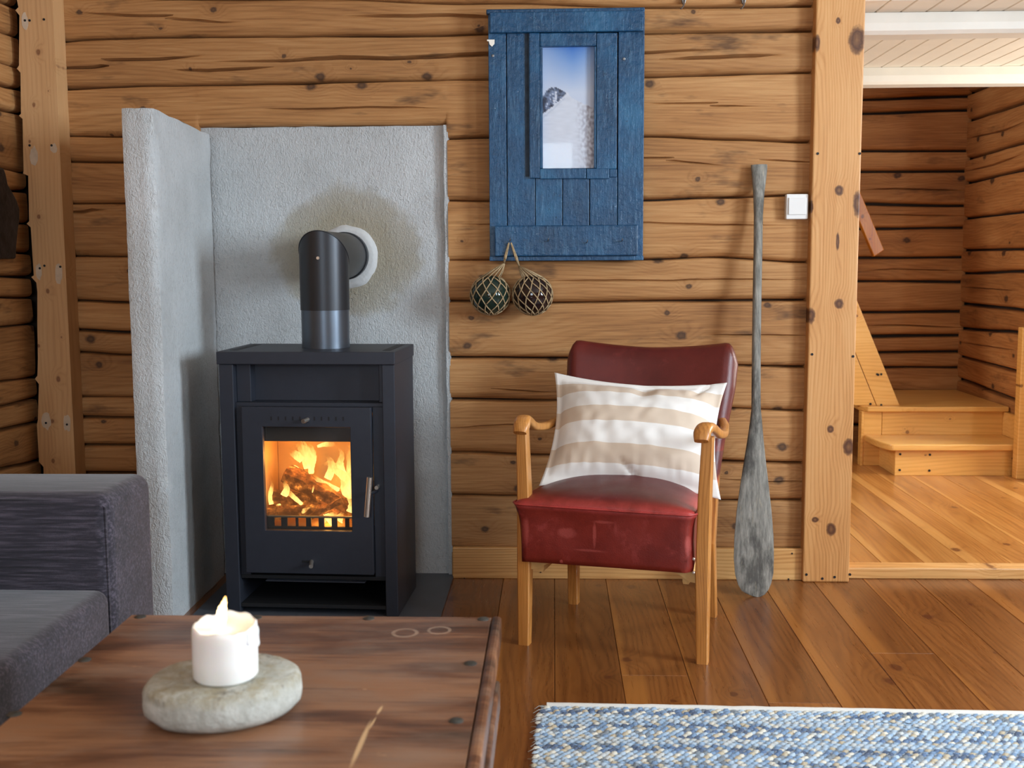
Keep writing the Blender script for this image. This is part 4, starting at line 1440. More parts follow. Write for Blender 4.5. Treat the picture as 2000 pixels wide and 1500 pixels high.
# logs in the fire, flames
def fire_log(name, a_, b_, r, seed):
    pts = [Vector(a_).lerp(Vector(b_), t / 8) + Vector((nz(t, seed, 0), nz(t, seed, 5), nz(t, seed, 9))) * 0.006 for t in range(9)]
    vs_, fs_ = sweep_data(pts, [(r * (1 + 0.2 * nz(t * 0.9, seed, 3)), r * (0.85 + 0.2 * nz(t * 0.8, seed, 7))) for t in range(9)], n=10, power=2.8)
    vs_ = [v_ + Vector((nz(v_.x * 60, v_.y * 60, v_.z * 60 + seed), nz(v_.x * 60 + 9, v_.y * 60, v_.z * 60), nz(v_.x * 60, v_.y * 60 + 7, v_.z * 60))) * 0.006 for v_ in vs_]
    o = mesh(name, vs_, fs_, EMBER)
    fix_normals(o)
    return o


def s2w(x_, y_, z_):
    return Matrix.Rotation(SROT, 4, 'Z') @ Vector((x_, y_, z_)) + Vector((SX0, SY0, 0.007))


def sp3(px, py, y_):
    # point at local depth y_ inside the firebox seen at pixel (px,py)
    w_ = onY(px, py, SY0 + y_)
    return w_


fl = [((520, 1004, 0.085), (625, 996, 0.10), 0.024, 'charred log lying lowest in the stove fire'),
      ((560, 925, 0.16), (700, 1000, 0.12), 0.036, 'big glowing log leaning across the stove fire'),
      ((535, 972, 0.14), (640, 985, 0.15), 0.03, 'charred log behind the lowest log in the stove fire'),
      ((600, 1012, 0.07), (668, 978, 0.09), 0.012, 'thin burning stick in front of the big log')]
for k, (a_, b_, r, lab) in enumerate(fl):
    o = fire_log('fire_log', sp3(*a_), sp3(*b_), r, k * 3 + 1)
    tag(o, lab, 'firewood', 'logs burning in the stove')


def flame(name, mat, pts, widths, thick=0.45, parent=None, seed=0):
    """a tongue of flame: flattened tapering tube along a curved spine, with its height as an attribute"""
    P = catmull(pts, 5)
    n = 12
    W = [interp([(i / (len(widths) - 1), w_) for i, w_ in enumerate(widths)], j / (len(P) - 1)) for j in range(len(P))]
    W = [max(w_ * (1 + 0.25 * nz(j * 0.7, seed, 2)), 0.0004) for j, w_ in enumerate(W)]
    vs_, fs_ = sweep_data(P, [(w_, w_ * thick) for w_ in W], up=Vector((0, 1, 0.01)), n=n)
    o = mesh(name, vs_, fs_, mat, parent, True)
    at = o.data.attributes.new('height', 'FLOAT', 'POINT')
    for i in range(len(vs_)):
        at.data[i].value = (i // n) / (len(P) - 1)
    return o


fire = thing('fire', 'orange and yellow flames burning behind the stove glass', 'fire', (SX0, SY0 + 0.14, fz0 + 0.007))
bpy.context.view_layer.update()
FI = fire.matrix_world.inverted()
tongues = [
    ([(600, 915, .18), (594, 892, .18), (586, 876, .18), (590, 862, .18)], [.008, .010, .006, .0008]),
    ([(612, 905, .19), (612, 888, .19), (606, 872, .19), (596, 864, .19)], [.006, .008, .005, .0008]),
    ([(640, 935, .19), (648, 915, .19), (644, 898, .19), (634, 886, .19)], [.010, .010, .007, .0008]),
    ([(670, 925, .19), (664, 905, .19), (668, 888, .19), (660, 872, .19)], [.009, .009, .006, .0008]),
    ([(620, 872, .2), (634, 868, .2), (648, 868, .2), (660, 866, .2)], [.003, .006, .006, .0008]),
    ([(530, 985, .11), (528, 965, .12), (532, 945, .13), (528, 925, .14)], [.006, .006, .004, .0008]),
    ([(684, 1000, .09), (688, 985, .09), (682, 970, .09), (686, 955, .09)], [.010, .009, .006, .0008]),
    ([(608, 925, .17), (606, 900, .17), (596, 880, .17), (582, 872, .17), (572, 870, .17)], [.006, .012, .011, .006, .001]),
    ([(606, 918, .16), (604, 895, .16), (592, 868, .16), (574, 864, .16)], [.004, .009, .008, .001]),
    ([(590, 900, .18), (580, 890, .18), (572, 884, .18), (566, 874, .18)], [.008, .011, .009, .001]),
    ([(660, 960, .13), (640, 948, .14), (622, 938, .14), (614, 928, .14), (616, 918, .14)], [.010, .008, .006, .004, .001]),
    ([(682, 975, .12), (676, 950, .13), (672, 930, .14), (650, 918, .15), (628, 926, .15)], [.014, .014, .010, .007, .001]),
    ([(686, 965, .11), (684, 935, .11), (684, 905, .12), (680, 880, .12), (684, 862, .12)], [.008, .010, .009, .006, .001]),
    ([(676, 935, .17), (660, 920, .18), (650, 908, .18), (640, 905, .18), (626, 912, .18)], [.010, .010, .008, .006, .001]),
    ([(555, 968, .12), (560, 955, .12), (556, 945, .12), (552, 936, .12)], [.010, .008, .005, .001]),
    ([(590, 985, .10), (575, 972, .11), (564, 962, .11), (556, 958, .11)], [.004, .006, .006, .001]),
    ([(572, 1001, .075), (590, 999, .075), (604, 994, .08), (620, 988, .08)], [.002, .007, .005, .003]),
    ([(640, 1016, .065), (648, 1010, .065), (654, 1002, .065), (656, 990, .065)], [.018, .013, .006, .001]),
    ([(660, 1015, .07), (664, 1010, .07), (668, 1003, .07), (672, 998, .07)], [.014, .009, .004, .001]),
    ([(630, 1016, .07), (638, 1013, .07), (644, 1008, .07)], [.01, .006, .001]),
    ([(610, 962, .10), (612, 953, .10), (614, 944, .10)], [.001, .0022, .001]),
    ([(582, 918, .19), (574, 914, .19), (566, 916, .19)], [.006, .008, .002]),
    ([(548, 985, .10), (543, 988, .10), (540, 992, .10)], [.002, .005, .001]),
]
for k, (pts, wd) in enumerate(tongues):
    o = flame('flame', FLAME, [FI @ sp3(*p) for p in pts], [q_ * 1.3 for q_ in wd], 0.5, fire, k)
for nm, px, py, yy, pw in (('fire_glow', 655, 935, 0.13, 1.9), ('fire_glow', 580, 890, 0.12, 1.3), ('fire_glow', 640, 1005, 0.09, 0.7)):
    l = bpy.data.lights.new(nm, 'POINT')
    l.energy = pw
    l.color = (1.0, 0.42, 0.08)
    l.shadow_soft_size = 0.03
    o = bpy.data.objects.new(nm, l)
    COL.objects.link(o)
    o.parent = fire
    o.location = FI @ sp3(px, py, yy)

# ------------------------------------------------------------------ blue shutter with the mountain picture
YSH = -0.055            # front of the boards
shut = thing('window_shutter', 'worn blue wooden shutter with a framed snowy mountain picture', 'shutter', tuple(onY(1107, 510, -0.03)))
SI = Vector(shut.location)


def sb(name, x0, x1, y0, y1, yf, yb, mat=BLUE, bevel=0.002, parent=None, skew=0.0):
    """box on the wall from pixel bounds (left, right, top, bottom)"""
    yv = (y0 + y1) / 2
    A, B = onY(x0, y0, yf), onY(x1, y0, yf)
    C, D = onY(x1, y1, yf), onY(x0, y1, yf)
    zt, zb_ = (A.z + B.z) / 2, (C.z + D.z) / 2
    xa_, xb_ = (A.x + D.x) / 2, (B.x + C.x) / 2
    return box(name, xa_ - SI.x, xb_ - SI.x, yf - SI.y, yb - SI.y, zb_ - SI.z, zt - SI.z, mat, parent or shut, bevel=bevel)


zbk = -0.012
for x0, x1 in ((955, 989), (990.5, 1033.5), (1034.5, 1098), (1099.2, 1150.5), (1152, 1205), (1207, 1257.5)):
    if x0 in (1034.5, 1099.2, 1152):
        sb('board', x0 if x0 != 1034.5 else 1046, x1, 345, 508, YSH, -0.014)
    else:
        sb('board', x0, x1 if x1 != 1033.5 else 1044.5, 24, 508, YSH, -0.014)
sb('backing', 1034, 1205, 40, 346, YSH + 0.018, -0.016, BLUE_SIDE, 0)
# dark gap beside the frame
sb('gap_strip', 1025.5, 1033, 66, 345, YSH - 0.0012, YSH + 0.01, BLUE_SIDE, 0)
sb('top_batten', 956, 1257, 22, 62, YSH - 0.022, YSH, BLUE, 0.003)
sb('top_rail', 949.5, 1259.5, 16, 26, YSH - 0.010, YSH + 0.01, BLUE, 0.003)
sb('bottom_batten', 965.5, 1246, 440, 500, YSH - 0.022, YSH, BLUE, 0.004)
sb('bottom_rail', 956, 1257, 500, 509, YSH - 0.006, YSH, BLUE, 0.002)
fy = YSH - 0.012
sb('frame_stile', 1034, 1054, 64, 348, fy, YSH + 0.018, BLUE, 0.002)
sb('frame_stile', 1165, 1205, 64, 330, fy + 0.004, YSH + 0.018, BLUE, 0.002)
sb('frame_stile', 1190.5, 1205, 330, 346, fy + 0.004, YSH + 0.018, BLUE, 0.002)
sb('frame_rail', 1054.5, 1164.5, 64, 90, fy + 0.003, YSH + 0.018, BLUE, 0.002)
sb('frame_rail', 1054.5, 1144.5, 329, 349, fy, YSH + 0.018, BLUE, 0.002)
sb('frame_block', 1145.5, 1190, 329, 349, fy + 0.001, YSH + 0.018, BLUE, 0.002)
sb('frame_bead', 1054.5, 1060, 90.5, 328.5, fy + 0.006, YSH + 0.018, BLUE, 0.0015)
sb('frame_bead', 1160.5, 1164.5, 90.5, 328.5, fy + 0.006, YSH + 0.018, BLUE, 0.0015)
# the printed mountain picture: colours per point of the print
ypic = YSH + 0.012
A, B = onY(1059, 90, ypic), onY(1161, 328, ypic)
NX, NZ = 52, 118
vs, fs, cols = [], [], []


def pic_col(px, py):
    ridge = interp([(1059, 190), (1066, 178), (1075, 170), (1084, 170), (1092, 173), (1100, 177), (1108, 180), (1116, 190), (1126, 196), (1140, 202), (1152, 208), (1162, 212)], px) + 2.2 * nz(px * 0.25, 3)
    if py < ridge:
        t = max(0, min(1, (py - 90) / 90))
        top = Vector((52, 116, 200)).lerp(Vector((150, 176, 214)), min(1, abs(px - 1118) / 60))
        c = top.lerp(Vector((214, 222, 234)), t ** 0.8)
    else:
        slope = interp([(1059, 222), (1080, 206), (1100, 188), (1106, 182), (1112, 186), (1120, 200), (1130, 216), (1162, 250)], px) + 1.5 * nz(px * 0.4, 9)
        c = Vector((232, 235, 240))
        n1 = nz(px * 0.09, py * 0.09, 1) + 0.6 * nz(px * 0.25, py * 0.25, 5)
        if px < 1106 and py < slope:
            c = Vector((150, 168, 196)).lerp(Vector((58, 62, 76)), max(0, min(1, 0.5 + n1 * 1.3)))
            if n1 < -0.35:
                c = Vector((226, 230, 238))
        elif px > 1110:
            rock = max(0.0, min(1.0, (px - 1120 - (py - 200) * 0.06) / 30)) * max(0, min(1, 0.42 + 1.6 * nz(px * 0.22, py * 0.16, 2)))
            c = c.lerp(Vector((150, 144, 152)), rock * 0.85)
        if abs(py - (slope + 5 + (1100 - px) * 0.06)) < 2 and px < 1104:
            c = c.lerp(Vector((206, 212, 222)), 0.7)
        c = c * (0.98 + 0.04 * nz(px * 0.06, py * 0.3, 8))
    return c


for j in range(NZ + 1):
    for i in range(NX + 1):
        u, v = i / NX, j / NZ
        vs.append((A.x + (B.x - A.x) * u - SI.x, ypic - SI.y, A.z + (B.z - A.z) * v - SI.z))
        cols.append(srgb(*[max(0, min(255, q_)) for q_ in pic_col(1059 + 102 * u, 90 + 238 * v)]))
for j in range(NZ):
    for i in range(NX):
        k = j * (NX + 1) + i
        fs.append([k, k + NX + 1, k + NX + 2, k + 1])
PR = NT('printed_picture')
_a = PR.n('ShaderNodeAttribute', {'attribute_name': 'print'})
PR.final(_a.outputs['Color'], 0.6)
pic = mesh('mountain_picture', vs, fs, PR.m, shut)
ca = pic.data.color_attributes.new('print', 'FLOAT_COLOR', 'POINT')
for i, c in enumerate(cols):
    ca.data[i].color = (*c, 1)
pic['label'] = 'print of a snowy mountain under a blue sky'
sb('pane', 1058, 1162, 88, 330, ypic - 0.006, ypic - 0.004, PICT_GLASS, 0)
# hooks along the lower batten, hasp, screws
for px, py in ((996, 471), (1070, 471), (1146, 474), (1214, 471)):
    p = onY(px, py, YSH - 0.022) - SI
    sweep('nail', catmull([p + Vector((0, 0.004, 0)), p + Vector((0, -0.012, 0)), p + Vector((0.001, -0.018, 0.003)), p + Vector((0.002, -0.02, 0.009))], 3), (0.0017, 0.0017), GALV, shut, n=6)
hs = sb('hasp', 951, 966, 77, 80.5, YSH - 0.004, YSH, CHROME, 0.0005)
p = onY(960, 86, YSH - 0.001) - SI
prism('hasp_plate', [(p.x - 0.009, p.z + 0.009), (p.x + 0.01, p.z + 0.009), (p.x + 0.01, p.z), (p.x + 0.002, p.z - 0.009), (p.x - 0.006, p.z - 0.002)], p.y - 0.003, p.y, CHROME, shut)
for px, py in ((963, 109), (1219, 115)):
    p = onY(px, py, YSH) - SI
    lathe('screw', [(0.002, -0.003), (0.0045, -0.002), (0.0045, 0.001)], GALV, shut, n=8, loc=tuple(p), axis='y')

# ------------------------------------------------------------------ glass floats in nets
def glass_float(px, py, r, mat, neck_px, hook_px, label, NM, twist, seed):
    C = onY(px, py, -(r + 0.012))
    root = thing('glass_float', label, 'glass float', tuple(C))
    bm = bmesh.new()
    bmesh.ops.create_uvsphere(bm, u_segments=32, v_segments=20, radius=r)
    me = bpy.data.meshes.new('ball')
    bm.to_mesh(me)
    bm.free()
    link('ball', me, mat, root, True)
    neck = onY(*neck_px, -(r * 0.8 + 0.018)) - C
    rr = r + 0.002
    thetas = [math.radians(t) for t in (30, 52, 74, 96, 118, 140, 160)]

    def node(i, j):
        th = thetas[i] + 0.07 * nz(i * 3.1, j * 1.7, seed)
        ph = 2 * math.pi * (j + 0.5 * (i % 2)) / NM + twist * i + 0.10 * nz(i * 2.1 + 7, j * 2.3, seed)
        return Vector((math.sin(th) * math.cos(ph), math.sin(th) * math.sin(ph), math.cos(th)))
    lines = []

    def arc(a_, b_):
        out = []
        for k in range(4):
            t = k / 3
            v = a_.lerp(b_, t).normalized() * rr
            out.append(v)
        return out
    for i in range(len(thetas) - 1):
        for j in range(NM):
            a_ = node(i, j)
            if i % 2 == 0:
                lines += [arc(a_, node(i + 1, j)), arc(a_, node(i + 1, (j - 1) % NM))]
            else:
                lines += [arc(a_, node(i + 1, j)), arc(a_, node(i + 1, (j + 1) % NM))]
    for j in range(NM):
        a_ = node(0, j) * rr
        lines.append([a_, a_.lerp(neck, 0.5) + Vector((a_.x, a_.y, 0)) * 0.10, neck + Vector((a_.x, a_.y, 0)) * 0.08])
        b_ = node(len(thetas) - 1, j)
        lines.append(arc(b_, Vector((0, 0, -1))))
    tubes('net', lines, 0.0020, ROPE, root, n=5)
    knots = bmesh.new()
    for i in range(len(thetas)):
        for j in range(NM):
            bmesh.ops.create_icosphere(knots, subdivisions=1, radius=0.0026, matrix=Matrix.Translation(node(i, j) * rr))
    me = bpy.data.meshes.new('net_knots')
    knots.to_mesh(me)
    knots.free()
    o = link('net_knots', me, ROPE, root, True)
    o['kind'] = 'stuff'
    hook = onY(*hook_px, YSH - 0.030) - C
    midp = onY(*hook_px, YSH - 0.03) - C
    side_ = Vector((0.0026, 0, 0))
    tubes('cord', [[neck, neck.lerp(hook, 0.35) + side_ + Vector((0, -0.006, 0)), hook.lerp(neck, 0.15) + side_ * 0.4, hook],
                   [neck, neck.lerp(hook, 0.35) - side_ + Vector((0, -0.006, 0)), hook.lerp(neck, 0.15) - side_ * 0.4, hook]], 0.0026, ROPE, root, n=6)
    kn = neck.lerp(hook, 0.32) + Vector((0, -0.006, 0))
    bm = bmesh.new()
    bmesh.ops.create_icosphere(bm, subdivisions=2, radius=0.0052)
    for v in bm.verts:
        v.co = Vector((v.co.x, v.co.y, v.co.z * 1.7)) + kn + Vector((nz(v.co.x * 400, v.co.y * 400, v.co.z * 400),) * 3) * 0.001
    me = bpy.data.meshes.new('knot')
    bm.to_mesh(me)
    bm.free()
    link('knot', me, ROPE, root, True)
    return root


glass_float(957.5, 576, 0.0655, GREEN_GLASS, (984, 515), (994, 474), 'dark green glass float in a rope net, the left one', 11, 0.0, 1)
glass_float(1040, 576, 0.066, BROWN_GLASS, (1014, 520), (998, 474), 'dark brown glass float in a rope net, the right one', 13, 0.12, 2)

# ------------------------------------------------------------------ light switch, hooks, tool on the left wall
sw = thing('light_switch', 'white plastic light switch on the log wall beside the big post', 'light switch', tuple(onY(1557, 404, -0.006)))
SWI = Vector(sw.location)


def swb(name, x0, x1, y0, y1, yf, yb, mat, bevel):
    A, C = onY(x0, y0, yf), onY(x1, y1, yf)
    return box(name, A.x - SWI.x, C.x - SWI.x, yf - SWI.y, yb - SWI.y, C.z - SWI.z, A.z - SWI.z, mat, sw, bevel=bevel, seg=3)


swb('frame', 1536, 1578, 379, 428, -0.030, -0.002, PLASTIC, 0.004)
swb('rocker', 1541, 1575, 386, 419, -0.035, -0.029, PLASTIC, 0.0015)
for px, lab in ((1335, 'grey metal wall hook at the top, the one nearer the blue shutter'), (1452, 'grey metal wall hook at the top, the one nearer the big post')):
    p = onY(px, 0, -0.012)
    hk = thing('wall_hook', lab, 'hook', tuple(p), 0, 'wall hooks above the paddle')
    prism('plate', [(-0.009, 0.10), (0.009, 0.10), (0.009, 0.004), (0.005, -0.012), (-0.003, -0.012), (-0.007, 0.002)], -0.004, 0.012, GALV, hk, bevel=0.001)
    sweep('prong', catmull([Vector((0.002, -0.004, 0.0)), Vector((0.0, -0.014, -0.016)), Vector((-0.006, -0.022, -0.028)), Vector((-0.012, -0.03, -0.034))], 4), (0.003, 0.0022), GALV, hk, n=8)
# dark hammered metal tool
tp = [(onX(x_, y_, XL + 0.03).y, onX(x_, y_, XL + 0.03).z) for x_, y_ in ((0, 328), (4, 340), (8, 360), (17, 375), (25, 390), (31, 408), (31, 428), (28, 450), (25, 480), (24, 506))]
ym, zm = onX(0, 420, XL + 0.03).y, onX(0, 420, XL + 0.03).z
left = [(2 * (ym - 0.01) - y_, z_) for y_, z_ in tp]
poly = tp + left[::-1]
bm = bmesh.new()
N = len(poly)
tool = prism('metal_tool', poly, XL + 0.012, XL + 0.045, DARKMETAL, None, bevel=0.008, axis='x')
tag(tool, 'dark worn metal tool hanging on the left log wall at the picture edge', 'tool')

# ------------------------------------------------------------------ paddle
pz = [(322, 1466.5, 1498.5), (330, 1467, 1498.5), (345, 1468.5, 1497), (375, 1471, 1493), (420, 1472.5, 1490), (480, 1472, 1489), (560, 1470.5, 1487.5), (660, 1469, 1486), (760, 1468, 1485.5), (800, 1467.5, 1486),
      (830, 1464, 1489), (860, 1459.5, 1491.5), (900, 1453, 1496), (950, 1445, 1502), (1000, 1438, 1507.5), (1050, 1433.5, 1511.5), (1090, 1432.5, 1512), (1120, 1435, 1511), (1140, 1441, 1507), (1152, 1448, 1502), (1160, 1457, 1494), (1164.5, 1465, 1484)]
PYB = onZ(1475, 1165, 0.0).y           # y where the tip meets the floor
zt_ = onY(1482, 322, -0.02).z


def pad_y(z):
    return PYB + (-0.024 - PYB) * max(0.0, min(1.0, z / zt_))


ppts, psec = [], []
for py, x0, x1 in pz:
    # iterate so that depth matches the lean
    y = -0.05
    for _ in range(6):
        p = onY((x0 + x1) / 2, py, y)
        y = pad_y(p.z)
    A, B = onY(x0, py, y), onY(x1, py, y)
    hw = (B.x - A.x) / 2
    th = 0.0135 if py < 800 else interp([(800, 0.0135), (950, 0.010), (1165, 0.006)], py)
    if py < 380:
        th = interp([(322, 0.011), (380, 0.0135)], py)
    ppts.append(((A + B) / 2))
    psec.append((hw, th))
zmin = min(p.z for p in ppts)
ppts = [p - Vector((0, 0, zmin - 0.0005)) for p in ppts]
pad = sweep('canoe_paddle', ppts, psec, PADDLE, None, up=Vector((0, 1, 0)), n=16, power=2.3)
tag(pad, 'weathered grey wooden paddle leaning on the log wall', 'paddle')

# ------------------------------------------------------------------ armchair
CFL = onZ(1025, 1257, 0)
CFR = onZ(1372, 1294, 0)
cu = (CFR - CFL)
CW = cu.length
cang = math.atan2(cu.y, cu.x)
chair = thing('armchair', 'vintage armchair with worn red leather and wooden arms', 'armchair', tuple(CFL), cang)
LEG = 0.0175


def limb(name, pts, secs, mat=OAK_Z, n=8, power=9.0, up=Vector((0, 1, 0))):
    return sweep(name, [Vector(p) for p in pts], secs, mat, chair, up=up, n=n, power=power, smooth=False)


def shoe(x_, y_):
    box('leg_tip', x_ - LEG * 0.98, x_ + LEG * 0.98, y_ - LEG * 0.98, y_ + LEG * 0.98, 0, 0.012, OAK_RAW, chair, bevel=0.001)


limb('leg', [(0, 0, 0), (0.002, 0, 0.25), (0.0, 0.004, 0.45), (-0.006, 0.006, 0.63)], [(0.0165, 0.0165), (0.019, 0.021), (0.018, 0.02), (0.0155, 0.017)])
limb('leg', [(CW, 0, 0), (CW - 0.002, 0, 0.25), (CW, 0.004, 0.45), (CW + 0.006, 0.006, 0.63)], [(0.0165, 0.0165), (0.019, 0.021), (0.018, 0.02), (0.0155, 0.017)])
limb('leg', [(0.035, 0.416, 0), (0.04, 0.39, 0.24), (0.035, 0.42, 0.44), (0.03, 0.50, 0.72)], [(0.016, 0.016), (0.017, 0.02), (0.016, 0.019), (0.014, 0.012)])
limb('leg', [(CW - 0.035, 0.416, 0), (CW - 0.04, 0.39, 0.24), (CW - 0.035, 0.42, 0.44), (CW - 0.03, 0.50, 0.72)], [(0.016, 0.016), (0.017, 0.02), (0.016, 0.019), (0.014, 0.012)])
for xx in (0.0, CW):
    s_ = -1 if xx == 0 else 1
    P = catmull([(xx - 0.004 * s_, -0.05, 0.625), (xx - 0.004 * s_, -0.03, 0.647), (xx + 0.002 * s_, 0.005, 0.655), (xx + 0.008 * s_, 0.06, 0.643), (xx + 0.014 * s_, 0.15, 0.615), (xx + 0.012 * s_, 0.27, 0.600), (xx + 0.0 * s_, 0.38, 0.605), (xx - 0.02 * s_, 0.46, 0.61)], 4)
    S = []
    for i in range(len(P)):
        t = i / (len(P) - 1)
        S.append((interp([(0, 0.019), (0.1, 0.023), (0.25, 0.022), (0.5, 0.015), (1, 0.012)], t), interp([(0, 0.010), (0.1, 0.015), (0.3, 0.014), (0.6, 0.012), (1, 0.011)], t)))
    sweep('armrest', P, S, OAK_Z, chair, n=14, power=3.2)
# rails under the seat
limb('seat_rail', [(0.045, 0.01, 0.24), (0.045, 0.40, 0.24)], (0.010, 0.026), OAK_RAW, 8, 6, Vector((0, 0, 1)))
limb('seat_rail', [(CW - 0.05, 0.01, 0.24), (CW - 0.05, 0.40, 0.24)], (0.010, 0.026), OAK_RAW, 8, 6, Vector((0, 0, 1)))
for s_, x_ in ((1, 0.018), (-1, CW - 0.018)):
    prism('corner_block', [(x_, 0.252), (x_ + s_ * 0.075, 0.252), (x_ + s_ * 0.045, 0.240), (x_ + s_ * 0.02, 0.225), (x_, 0.222)], 0.0, 0.014, OAK_RAW, chair)
# seat: boxed leather cushion, crowned top, seam piping
SXa, SXb = -0.026, CW - 0.018
vs, fs = [], []
NU, NV = 36, 26
Y0, Y1 = -0.042, 0.415
prof = []


def seat_top(u, v):
    crown = 0.05 * (1 - abs(2 * u - 1) ** 2.4) ** 0.8 * (math.sin(min(1, v * 1.25 + 0.10) * math.pi / 2)) ** 0.8
    e = min(u, 1 - u, v * 0.8, 1.0)
    edge = 0.014 * (1 - math.exp(-e / 0.025))
    return 0.418 + crown * min(1, (1 - math.exp(-min(u, 1 - u) / 0.08))) + edge


def seat_xy(u, v, bulge):
    x_ = SXa + (SXb - SXa) * u
    y_ = Y0 + (Y1 - Y0) * v
    # narrower at the back, rounded front corners
    x_ += (0.5 - u) * 0.05 * v
    rc_ = 0.03
    dxl = min(u, 1 - u) * (SXb - SXa)
    if dxl < rc_ and v < 0.2:
        y_ += (rc_ - math.sqrt(max(0, rc_ ** 2 - (rc_ - dxl) ** 2))) * (1 - v / 0.2) * 0.8
    return x_, y_ + bulge


def loop_xy(k, n):
    """perimeter parameter of the seat outline"""
    per = [((i / NU), 0.0) for i in range(NU)] + [(1.0, j / NV) for j in range(NV)] + [(1 - i / NU, 1.0) for i in range(NU)] + [(0.0, 1 - j / NV) for j in range(NV)]
    return per


for j in range(NV + 1):
    for i in range(NU + 1):
        u, v = i / NU, j / NV
        x_, y_ = seat_xy(u, v, 0)
        vs.append((x_, y_, seat_top(u, v) + 0.0015 * nz(x_ * 20, y_ * 20)))
for j in range(NV):
    for i in range(NU):
        k = j * (NU + 1) + i
        fs.append([k, k + 1, k + NU + 2, k + NU + 1])
per = loop_xy(0, 0)
rows = [(0.418, 0.0), (0.405, 0.4), (0.38, 0.75), (0.34, 0.9), (0.30, 0.85), (0.27, 0.8), (0.255, 1.1), (0.252, 2.6)]
idx0 = [round(v * NV) * (NU + 1) + round(u * NU) for u, v in per]
base = len(vs)
cx_, cy_ = (SXa + SXb) / 2, (Y0 + Y1) / 2
prev_ids = idx0
for z_, inset in rows[1:]:
    ids = []
    for u, v in per:
        x_, y_ = seat_xy(u, v, 0)
        dd = Vector((x_ - cx_, y_ - cy_, 0))
        k_in = 0.010 * inset + 0.003 * nz(x_ * 9, y_ * 9, z_ * 12)
        sx_ = math.copysign(1, dd.x) * k_in if (u < 0.03 or u > 0.97) else 0
        sy_ = math.copysign(1, dd.y) * k_in if (v < 0.03 or v > 0.97) else 0
        slope_z = z_ + (0.0 if z_ > 0.3 else 0.006 * u - 0.003)
        vs.append((x_ - sx_ + (0.012 * (0.418 - z_) / 0.16 if u < 0.03 else 0), y_ - sy_, slope_z))
        ids.append(len(vs) - 1)
    n_ = len(ids)
    for k in range(n_):
        fs.append([prev_ids[k], ids[k], ids[(k + 1) % n_], prev_ids[(k + 1) % n_]])
    prev_ids = ids
fs.append(prev_ids)
seat = mesh('seat', vs, fs, LEATHER, chair)
fix_normals(seat)
seat.data.shade_smooth()
seat['label'] = 'worn red leather seat with a deep front'
tubes('piping', [[Vector((*seat_xy(u, v, 0), 0.4185 + 0.001)) for u, v in per] + [Vector((*seat_xy(0, 0, 0), 0.4195))]], 0.0032, LEATHER, seat, n=6)
# scuffs that form the pale rubbed mark on the front are in the leather; studs beside the right leg
for z_ in (0.30, 0.262):
    lathe('stud', [(0.0025, -0.004), (0.0045, -0.002), (0.0045, 0.002)], CHROME, chair, n=8, loc=(CW - 0.022, Y0 + 0.006, z_), axis='y')
# backrest: padded, concave across, flared top corners
vs, fs = [], []
NU, NV = 34, 26
BT = 0.066


def back_pt(u, v, side_):
    w_ = interp([(0, 0.235), (0.4, 0.25), (0.8, 0.272), (1, 0.276)], v)
    s_ = 2 * u - 1
    # rounded outline
    topz = 0.824 + 0.026 * (abs(s_) ** 1.7)
    if abs(s_) > 0.86:
        topz -= 0.075 * ((abs(s_) - 0.86) / 0.14) ** 2.4
    z = 0.40 + (topz - 0.40) * v
    x_ = CW / 2 + s_ * w_
    y_ = 0.385 + 0.135 * v - 0.028 * s_ * s_ + 0.012
    e = min(min(1 - abs(s_), 1.6 * (1 - v)) / 0.14, 1.0)
    puff = math.sqrt(max(0.0, 1 - (1 - e) ** 2)) * (0.92 + 0.08 * min(1, (1 - abs(s_)) * 3))
    t = BT * 0.5 * puff
    return Vector((x_, y_ + (-t if side_ == 0 else t * 0.8) + 0.03, z))


for side_ in (0, 1):
    for j in range(NV + 1):
        for i in range(NU + 1):
            # denser near the borders
            u = 0.5 - 0.5 * math.cos(math.pi * i / NU)
            v = math.sin(math.pi / 2 * j / NV)
            vs.append(back_pt(u, v, side_))
off = (NU + 1) * (NV + 1)
for j in range(NV):
    for i in range(NU):
        k = j * (NU + 1) + i
        fs.append([k, k + 1, k + NU + 2, k + NU + 1])
        fs.append([off + k, off + k + NU + 1, off + k + NU + 2, off + k + 1])
back = mesh('backrest', vs, fs, LEATHER, chair)
bm = bmesh.new()
bm.from_mesh(back.data)
bmesh.ops.remove_doubles(bm, verts=bm.verts, dist=0.0008)
bmesh.ops.holes_fill(bm, edges=[e for e in bm.edges if e.is_boundary])
bmesh.ops.recalc_face_normals(bm, faces=bm.faces)
bm.to_mesh(back.data)
bm.free()
back.data.shade_smooth()
back['label'] = 'dark red leather backrest'

# ------------------------------------------------------------------ striped cushion on the chair
bpy.context.view_layer.update()
CM = chair.matrix_world.copy()


def chair_at(px, py, v):
    """point seen at the pixel that lies at chair depth v (local y)"""
    n = (CM.to_3x3() @ Vector((0, 1, 0)))
    p0 = CM @ Vector((0, v, 0))
    d = ray(px, py)
    t = (p0 - CAM).dot(n) / d.dot(n)
    return CAM + d * t


TL, TR = chair_at(1083, 728, 0.43), chair_at(1420, 748, 0.43)
BL, BR = chair_at(1053, 949, 0.13), chair_at(1408, 976, 0.18)
nrm = (TR - BL).cross(TL - BR).normalized()
if nrm.y > 0:
    nrm = -nrm
vs, fs, stripe = [], [], []
NU, NV = 64, 46
cen = (TL + TR + BL + BR) / 4


